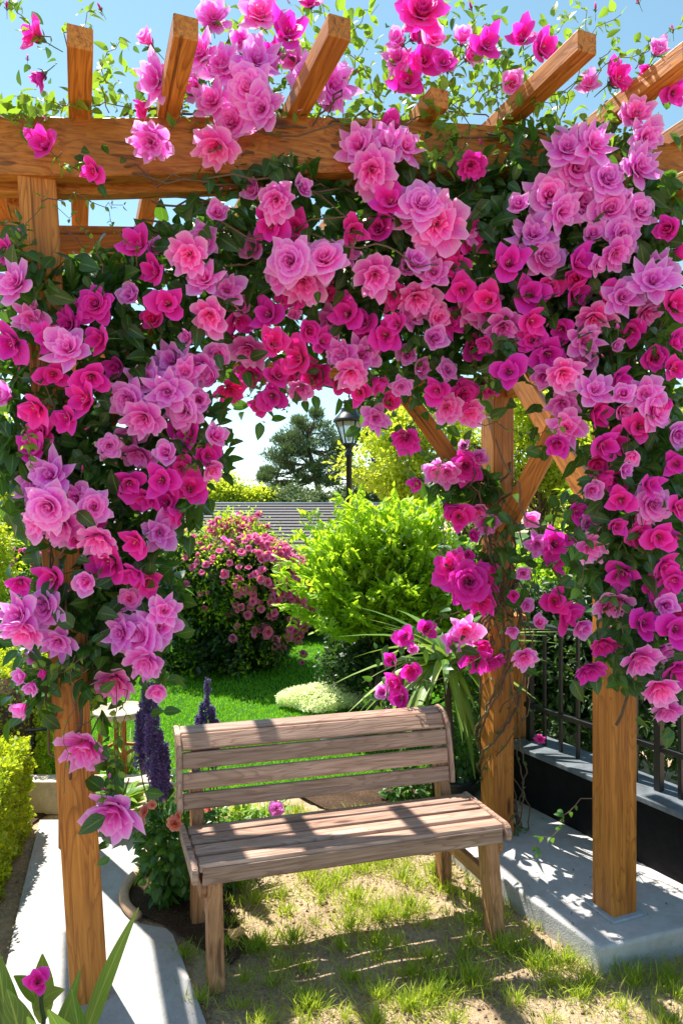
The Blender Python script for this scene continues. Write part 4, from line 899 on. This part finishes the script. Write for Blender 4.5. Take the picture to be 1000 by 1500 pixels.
t = rosette('potted_plant','light green leafy plant growing in the clay bowl planter','plant',np.array((pc[0],pc[1],.15)),26,.22,.30,M['bleaf'],(.2,1.3))
rosette('spiky_plant','spiky yellow green plant at the lawn edge behind the bowl planter','plant',np.array((-1.36,4.35,.04)),60,.30,.07,M['strap'],(.3,1.4),tint=(.6,1))
# soil bed bush with coral flowers beside bench
def leafybush(name,label,cat,c,rad,n,ls,mat,tm=LEAF,tint=(.1,.8)):
    t = thing(name,label,cat); mb = MB(); D=rdir(n); P=np.array(c)+D*np.array(rad)*(rng.random(n)**.45*lump(D,3,.2,len(label)))[:,None]; k=P[:,2]>.012; P=P[k]; D=D[k]; n=len(P)
    scatter(mb,P,nrm(D+rdir(n)*.7+np.array((0,0,-.1))),nrm(rdir(n)*.6+D+np.array((0,-.2,.6))),rng.uniform(.6,1.2,n)*ls,tm,rng.uniform(*tint,n)); mb.build('foliage',mat,t)
    ms=MB()
    for k in range(7): tube(ms,wander((c[0]+random.uniform(-.03,.03),c[1],.0),np.array(c)+rdir(1)[0]*np.array(rad)*.8,8,.02),.004,5)
    ms.build('stem',M['stem'],t); return t
c = gat(250,1330)+np.array((0,.06,.24)); t = leafybush('leafy_bush','dark green leafy bush with coral flowers at the left end of the bench','bush',c,(.17,.15,.25),950,.055,M['dleaf'],tint=(.3,.95))
def cflower(px,py,Y,s,t,col='coral'):
    o=bpy.data.objects.new('flower',PC[col]); C.objects.link(o); o.parent=t; o.location=at(px,py,Y); o.scale=(s,s,s); o.rotation_euler=(R(random.uniform(30,80)),0,random.uniform(-1,1)); return o
cm = MB()
for j in range(5):
    for k in range(7): petal(cm, k*.9+j*.5, .5+.12*j, R(5+14*j), R(20+18*j), R(36), .04+.02*j, .02*(5-j), .2,.12, j*9+k, nu=4, nv=4, tint=.3-.06*j)
PC={'coral':cm.mesh('flower',[M['coral']]),'pink':cm.mesh('flower',[M['pink']])}
for (px,py,s) in ((213,1190,.030),(254,1208,.036),(222,1180,.02),(262,1196,.02),(205,1205,.022)): cflower(px,py,2.86,s,t)
c = gat(335,1312)+np.array((0,.10,.14)); t=rosette('strap_leaf_plant','dark strap leaved plant drooping under the bench seat','plant',c,80,.20,.11,M['dleaf'],(-.6,1.2),tint=(.2,.8))
# flower bed plants behind the bench
for i,(px,py,Y,lab) in enumerate(((305,1205,3.5,'coral flowering bedding plant behind the left bench leg'),(350,1195,3.6,'bright leafy bedding plant seen through the bench backrest gap'),(395,1190,3.6,'bedding plant with one large pink bloom under the middle of the backrest'),(590,1160,4.1,'small low plant on the dark soil right of centre behind the bench'),(640,1175,4.0,'leafy bedding plant behind the right bench leg'))):
    p=at(px,py,Y); t=leafybush('bedding_plant',lab,'plant',(p[0],p[1],.09),(.12,.10,.12),260,.05,M['bleaf' if i in (1,2) else 'dleaf'],tint=(.4,1))
    if i in (0,2):
        for k in range(4 if i==0 else 1): cflower(px-16+random.uniform(-20,24) if i==0 else 403,py-6+random.uniform(-14,10) if i==0 else 1186,Y-.12,.028 if i==0 else .045,t,'coral' if i==0 else 'pink')
# lavender-like purple spikes
def spikes(label, base, tips, w):
    t = thing('purple_flower_spike',label,'flower spikes','purple flower spikes'); ms=MB()
    for (px,py0,py1,Y) in tips:
        p0=at(px,py0,Y); p1=at(px+random.uniform(-3,3),py1,Y+random.uniform(-.01,.01)); b=np.array(base)+rng.normal(size=3)*.015*np.array((1,1,0))
        P=np.vstack((wander(b,p1,8,.008),wander(p1,p0,10,.006)[1:])); tube(ms,P,.003,5)
        n=900; tt=rng.random(n); Q=p1+(p0-p1)*tt[:,None]; rr=w*(1.02-tt**2*.75); rdx=rdir(n); mb2=MB()
        Q=Q+rdx*(rr*rng.random(n)**.4*(.75+.25*np.sin(tt*60)))[:,None]
        scatter(mb2,Q,nrm(rdx+np.array((0,0,-.3))),rdir(n),rng.uniform(.009,.019,n),LEAF4,rng.uniform(0,1,n)); mb2.build('flower_spike',M['purple'],t)
    ms.build('stem',M['stem'],t)
spikes('tallest cluster of dark purple flower spikes left of the bench backrest', gat(245,1290)+np.array((0,.02,0)), [(212,1008,1090,3.05),(228,1015,1120,3.06),(218,1050,1135,3.02),(234,1070,1150,3.03),(226,1100,1160,3.0),(238,1120,1165,3.0),(208,1030,1100,3.08),(220,1000,1090,3.07),(203,1045,1120,3.06),(242,1090,1160,3.04)], .024)
spikes('shorter purple flower spike standing behind the bench top corner', np.array((-.62,3.5,0)), [(303,995,1110,3.3),(296,1030,1120,3.3),(311,1035,1120,3.31),(290,1050,1120,3.32),(317,1055,1120,3.3)], .019)
# grey rounded stone
mb=MB(); c=gat(500,1085); c=at(500,1068,5.2); lathe(mb,[(.17,-.06),(.165,0),(.14,.045),(.09,.07),(.03,.078),(0,.078)],c,24); tag(mb.build('rounded_stone',M['grey']),'smooth grey rounded stone on the lawn just above the bench back','stone')
# dracaena like plant
c = at(652,975,3.95); t = rosette('strap_leaf_plant','tall arching strap leaved plant behind the right end of the bench','plant',c,80,.46,.15,M['strap'],(-.15,1.35),droop=.95,tint=(.35,1))
ms=MB(); tube(ms,wander((c[0]+.05,c[1],0),c,8,.01),.02,8); ms.build('trunk',M['bark'],t)
mb=MB(); lathe(mb,[(0,.014),(.09,.014),(.11,.05),(.135,.2),(.145,.21),(.145,.23),(.13,.23),(.12,.2),(0,.19)],(c[0]+.05,c[1],0),32); tag(mb.build('plant_pot',M['iron']),'dark plant pot holding the arching strap leaved plant','pot')
p=at(690,1110,4.05); leafybush('leafy_bush','shaded leafy bush between the rear right post and bench','bush',(p[0],p[1],.32),(.20,.18,.32),900,.055,M['dleaf'],tint=(.2,.8))

# ------------------------------------------------------------------ shrubs beyond the fence
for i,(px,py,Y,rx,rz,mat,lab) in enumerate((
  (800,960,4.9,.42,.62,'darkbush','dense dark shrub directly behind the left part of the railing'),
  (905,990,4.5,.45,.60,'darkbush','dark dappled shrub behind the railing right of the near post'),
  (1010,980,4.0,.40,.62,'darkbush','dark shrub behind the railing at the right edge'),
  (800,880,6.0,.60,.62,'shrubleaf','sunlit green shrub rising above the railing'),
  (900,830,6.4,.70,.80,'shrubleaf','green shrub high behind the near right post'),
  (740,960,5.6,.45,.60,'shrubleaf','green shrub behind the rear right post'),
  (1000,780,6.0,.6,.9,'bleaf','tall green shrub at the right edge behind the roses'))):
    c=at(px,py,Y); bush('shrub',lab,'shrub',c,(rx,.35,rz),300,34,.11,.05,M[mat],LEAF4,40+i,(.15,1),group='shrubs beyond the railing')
# ------------------------------------------------------------------ trees
def tree(name,label,c,rad,base,mat,ncl,per,cs,ls,tm=QUAD,seed=0,trunk=.12,group=None,flat=1.0,tint=(0,1),shell=(.35,1)):
    t=thing(name,label,'tree',group); mb=MB(); Q=clumpcloud(mb,c,rad,ncl,per,cs,ls,tm,seed,tint,None,shell=shell,lumpk=2.6,flat=flat); mb.build('crown',mat,t)
    ms=MB(); c=np.array(c); b=np.array(base); top=c+np.array((0,0,rad[2]*.3)); tr=wander(b,top,12,trunk*.5); tube(ms,tr,np.linspace(trunk,trunk*.3,12),8)
    ms.build('trunk',M['bark'],t); ml=MB()
    for k in range(min(38,ncl)):
        s=tr[rng.integers(5,11)]; tube(ml,wander(s,Q[k],8,trunk*.35),np.linspace(trunk*.32,trunk*.06,8),5)
    ml.build('limb',M['bark'],t); return t
def T(px,py,Y,rx,rz,**k):
    c=at(px,py,Y); return dict(c=c,rad=(rx*Y/1000,rx*Y/1000*.8,rz*Y/1000),base=(c[0],c[1],-1.86),**k)
tree('tree','airy yellow green tree right of the lamp post',**T(622,672,14,98,100,mat=M['treeleaf'],ncl=420,per=46,cs=.24,ls=.10,seed=2,trunk=.10))
tree('tree','yellow green tree seen between the braces of the pergola',**T(795,650,14.5,95,110,mat=M['treeleaf'],ncl=420,per=46,cs=.24,ls=.10,seed=4,trunk=.10))
tree('tree','yellow green tree farther right behind the roses',**T(940,690,13,110,130,mat=M['treeleaf'],ncl=320,per=40,cs=.28,ls=.11,seed=6,trunk=.10))
tree('tree','dark tall tree peeking above the lamp at the rear beam',**T(560,600,26,48,60,mat=M['pine'],ncl=150,per=60,cs=.35,ls=.16,seed=7,trunk=.12))
tree('tree','pale thin tree in the gap left of the near post',**T(15,665,16,60,62,mat=M['treeleaf'],ncl=140,per=30,cs=.3,ls=.10,seed=8,trunk=.09,tint=(.2,.8)))
for i,(px,py,rx,rz,lab,mt) in enumerate(((322,728,42,24,'bright low tree just above the roof beside the left roses','treeleaf'),(372,736,30,18,'second bright low tree above the roof ridge','treeleaf'),(430,742,50,24,'dark low evergreen at the foot of the pine','pine'),(560,725,50,40,'grey green tree behind the lamp post','pine'),(680,720,60,60,'green tree filling the gap behind the rear right post','treeleaf'),(860,740,80,60,'lower green tree behind the right braces','treeleaf'),(100,735,70,30,'low tree behind the left post above the roof','treeleaf'))):
    tree('tree',lab,**T(px,py,24,rx,rz,mat=M[mt],ncl=240,per=42,cs=.30,ls=.13,seed=50+i,trunk=.12),group='trees beyond the house')
# pine with horizontal needle pads
t=thing('pine_tree','spreading dark pine tree standing behind the roof left of the lamp','tree'); Y=30
mb=MB(); ms=MB(); ml=MB()
base=np.array((at(466,740,Y)[0],Y,-1.86)); tr=np.array([base]+[at(x,y,Y) for x,y in ((466,745),(467,722),(464,700),(458,680),(452,660),(450,640),(452,625))]); tube(ms,tr,np.array((.22,.17,.15,.13,.11,.09,.06,.03)),8)
pads=[(452,622,26,9),(430,640,22,9),(478,632,24,9),(418,655,22,8),(455,648,30,10),(492,650,22,9),(405,672,22,8),(440,668,26,9),(480,670,26,9),(505,668,18,8),(396,690,18,7),(425,688,22,8),(462,690,22,8),(500,688,20,8),(390,704,14,6),(412,708,20,6),(445,706,18,6),(485,708,22,7),(516,700,16,8),(440,620,16,7),(468,612,14,6),(432,728,36,10),(400,722,22,7),(500,728,16,6),(415,645,14,7),(388,682,12,6)]
for (px,py,rx,ry) in pads:
    for q in range(2):
        yy=Y+random.uniform(-.9,.9); c=at(px+random.uniform(-7,7),py+random.uniform(-9,9),yy); n=520
        D=rdir(n); P=c+D*(rng.random(n)**.45*lump(D,5,.35,px+q))[:,None]*np.array((rx*.023,.5,ry*.036)); 
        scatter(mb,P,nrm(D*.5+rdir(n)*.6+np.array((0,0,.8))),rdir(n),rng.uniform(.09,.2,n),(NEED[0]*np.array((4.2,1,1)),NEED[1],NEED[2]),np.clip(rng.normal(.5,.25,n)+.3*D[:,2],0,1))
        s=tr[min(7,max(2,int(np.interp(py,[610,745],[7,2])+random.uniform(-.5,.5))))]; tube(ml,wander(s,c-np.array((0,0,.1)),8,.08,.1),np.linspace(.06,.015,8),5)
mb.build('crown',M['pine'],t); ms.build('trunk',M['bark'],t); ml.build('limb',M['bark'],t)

# ------------------------------------------------------------------ house
h=thing('house','low house with long dark shingled hip roof beyond the garden','house')
e0,e1,ry=(-11.0,15.0,.88),(2.75,15.0,.88),1.94
rl=(-9.5,18.0,ry); rr_=(1.35,18.0,ry); mb=MB(); nc=15
for i in range(nc):
    a,b=i/nc,(i+1)/nc
    def L(t,e,r,dz): return (e[0]+(r[0]-e[0])*t, e[1]+(r[1]-e[1])*t, e[2]+(r[2]-e[2])*t+dz)
    V=[L(a,e0,rl,.045),L(a,e1,rr_,.045),L(b,e1,rr_,.012),L(b,e0,rl,.012),L(a,e0,rl,-.01),L(a,e1,rr_,-.01)]
    mb.add(V,((0,1,2,3),(4,5,1,0)),0,.5)
    # right hip
    e2=(2.75,21.0,.88); V=[L(a,e1,rr_,.045),L(a,e2,rr_,.045),L(b,e2,rr_,.012),L(b,e1,rr_,.012),L(a,e1,rr_,-.01),L(a,e2,rr_,-.01)]; mb.add(V,((0,1,2,3),(4,5,1,0)))
mb.add([rl,rr_,(2.75,21,.88),(-11,21,.88)],((0,1,2,3),)); rf=mb.build('roof',M['shingle'],h,smooth=False)
mb=MB(); tube(mb,[np.array(rl)+(0,0,.03),np.array(rr_)+(0,0,.03)],.045,6); tube(mb,[np.array(rr_)+(0,0,.03),np.array(e1)+(0,0,.05)],.04,6); mb.build('ridge_cap',M['grey'],rf)
mb=MB(); box(mb,(-4.1,17.95,-.5),(12.9,5.3,2.72)); mb.build('wall',M['housewall'],h,smooth=False)
mb=MB(); box(mb,(-4.12,14.94,.85),(13.8,.10,.12)); mb.build('gutter',M['trim'],h,smooth=False)
for wx in (-8.6,-6.4,-3.6,-1.2,1.2):
    mb=MB(); box(mb,(wx,15.28,-.15),(1.1,.06,1.1)); f=mb.build('window',M['trim'],h,smooth=False)
    mb=MB(); 
    for sx in (-.25,.25): box(mb,(wx+sx,15.245,-.15),(.42,.02,.94))
    mb.build('pane',M['winglass'],f,smooth=False)
# timber garden fence far behind lawn
gf=thing('garden_fence','grey timber rail fence at the back of the lawn behind the bushes','fence')
for z in (.35,.62,.9): board('rail',(-7,10.4,z),(5,10.4,z),.03,.09,M['bench'],gf)
for k in range(9): board('fence_post',(-7+k*1.5,10.45,0),(-7+k*1.5,10.45,1.05),.09,.09,M['bench'],gf)
for i,(x,lab) in enumerate(((-5.6,'low hedge shrub behind the lawn at far left'),(-3.7,'low shrub by the back fence behind the left post'),(-1.2,'low dark hedge shrub between the flowering bush and the round bush'),(.8,'low dark shrub behind the feathery shrub'),(2.8,'low shrub by the back fence at right'))):
    bush('shrub',lab,'shrub',(x,9.6,.45),(1.15,.5,.62),260,32,.17,.08,M['darkbush'] if i!=1 else M['bleaf'],QUAD,70+i,(.1,1),group='shrubs along the back fence')
# ------------------------------------------------------------------ lamp post
lp=thing('lamp_post','black lamp post with glass lantern rising behind the feathery shrub','street lamp'); c=at(511,655,8.2)
mb=MB(); lathe(mb,[(.07,-c[2]),(.07,-c[2]+.25),(.045,-c[2]+.32),(.036,-1.2),(.034,-.12),(.055,-.10),(.055,-.07),(.036,-.05),(.05,0),(.085,.03),(.085,.045),(0,.05)],c,18); mb.build('pole',M['iron'],lp)
mb=MB(); lathe(mb,[(.075,.05),(.155,.30)],c,6); mb.build('lantern_glass',M['lglass'],lp,smooth=False)
mb=MB()
for k in range(6):
    a=k*PI/3; tube(mb,[c+np.array((.078*math.cos(a),.078*math.sin(a),.045)),c+np.array((.158*math.cos(a),.158*math.sin(a),.305))],.009,5)
mb.build('lantern_frame',M['iron'],lp)
mb=MB(); lathe(mb,[(.0,.302),(.185,.300),(.195,.315),(.185,.335),(.13,.39),(.10,.43),(.095,.45),(.10,.46),(.075,.475),(.04,.48),(.045,.51),(.075,.53),(.078,.55),(.05,.575),(.015,.59),(.012,.62),(0,.64)],c,24); mb.build('lantern_cap',M['iron'],lp)
mb=MB(); lathe(mb,[(0,.08),(.02,.08),(.03,.13),(.03,.19),(0,.22)],c,12); mb.build('bulb',M['trim'],lp)

# ------------------------------------------------------------------ foreground lily plant
t=thing('lily_plant','broad leaved plant with one magenta bloom in the near bottom left corner','plant'); mb=MB(); ms=MB()
def bladeleaf(p0,p1,w,bend,tint):
    p0=np.array(p0);p1=np.array(p1); n=12; V=[];pv=[]; d=p1-p0; side=nrm(np.cross(d,(0.15,-1,0.35)))
    for i in range(n):
        s=i/(n-1); c_=p0+d*s+np.array((0,0,bend*math.sin(PI*s))); ww=w*.5*math.sin(PI*min(.985,s**.7*.92+.06))
        for j in (-1,-.5,0,.5,1): V.append(c_+side*ww*j+np.array((0,-.12*ww*(1-abs(j))*-1,0))+np.array((0,.25*ww*abs(j),0))); pv.append((j,max(.02,s),0))
    F=[(i*5+j,i*5+j+1,(i+1)*5+j+1,(i+1)*5+j) for i in range(n-1) for j in range(4)]; mb.add(V,F,0,tint,np.array(pv))
for a,b,Y,w,bd,tn in (((110,1560),(203,1330),1.45,.034,.02,.7),((60,1600),(118,1420),1.42,.04,.0,.5),((20,1620),(-5,1390),1.40,.07,.01,.2),((40,1600),(10,1450),1.36,.07,.02,.3),((130,1600),(105,1450),1.38,.045,.0,.45),((90,1620),(40,1490),1.33,.06,0,.35),((60,1500),(62,1398),1.5,.05,.01,.9),((50,1480),(95,1450),1.45,.035,.01,.9),((55,1470),(20,1430),1.46,.035,.01,.8),((-10,1600),(-30,1400),1.4,.08,0,.3),((150,1620),(70,1480),1.3,.07,0,.4)):
    bladeleaf(at(*a,Y),at(*b,Y-.02),w,bd,tn)
mb.build('leaves',M['strap'],t)
for x in (20,60,100): tube(ms,wander((at(60,0,1.4)[0]+x/1500,1.45,0),at(x,1560,1.4),8,.01),.006,6)
tube(ms,wander(at(70,1560,1.4),at(58,1445,1.42),8,.004),.005,6); ms.build('stem',M['stem'],t)
o=place_bloom('C','m',at(56,1440,1.42),.050,nrm((.2,-.5,.5)),t)
place_bloom('b','c',at(3,1412,1.4),.022,nrm((-.2,-.3,.8)),t,'bud')
# fallen petals
mb=MB(); n=110; x=rng.uniform(-.5,1.6,n); y=rng.uniform(2.2,3.7,n); z=np.array([.108 if inpoly(a,b,slab) else .024 if inpoly(a,b,pathpoly) else .012 for a,b in zip(x,y)])
scatter(mb,np.stack((x,y,z),1),rdir(n)*np.array((1,1,.1)),np.tile((0,0,1.),(n,1))+rng.normal(size=(n,3))*.2,rng.uniform(.008,.018,n),LEAF4,.2); 
tag(mb.build('fallen_leaves',M['twig']),'small dry leaf bits scattered on slab, soil and path','leaf litter',kind='stuff')

# ------------------------------------------------------------------ light, sky, camera
sd=np.array((-.42,.46,1.12)); el=math.asin(sd[2]/np.linalg.norm(sd)); az=math.atan2(sd[0],sd[1])
L=bpy.data.lights.new('sun','SUN'); L.energy=5.0; L.angle=R(.5); L.color=(1,.95,.86); lo=bpy.data.objects.new('sun',L); C.objects.link(lo)
lo.rotation_euler=Vector(tuple(sd)).to_track_quat('Z','Y').to_euler()
w=bpy.data.worlds.new('World'); S.world=w; w.use_nodes=True; nt=w.node_tree; bg=nt.nodes['Background']; bg.inputs[1].default_value=.10
sk=nt.nodes.new('ShaderNodeTexSky'); sk.sky_type='NISHITA'; sk.sun_disc=False; sk.sun_elevation=el; sk.sun_rotation=az; sk.air_density=.9; sk.dust_density=.1; sk.ozone_density=1.6
hs=N(nt,'ShaderNodeHueSaturation',{'Saturation':.92,'Value':1.06,'Hue':.470,'Color':sk.outputs[0]}); nt.links.new(hs.outputs[0],bg.inputs[0])
cam=bpy.data.cameras.new('camera'); co=bpy.data.objects.new('camera',cam); C.objects.link(co); co.location=(0,0,CAMZ); co.rotation_euler=(PI/2,0,0)
cam.sensor_fit='HORIZONTAL'; cam.sensor_width=36; cam.lens=36; cam.clip_end=2000; cam.clip_start=.05; S.camera=co
S.view_settings.view_transform='Standard'; S.view_settings.look='None'; S.view_settings.exposure=1.12; S.view_settings.gamma=1
S.cycles.max_bounces=10; S.cycles.transmission_bounces=6
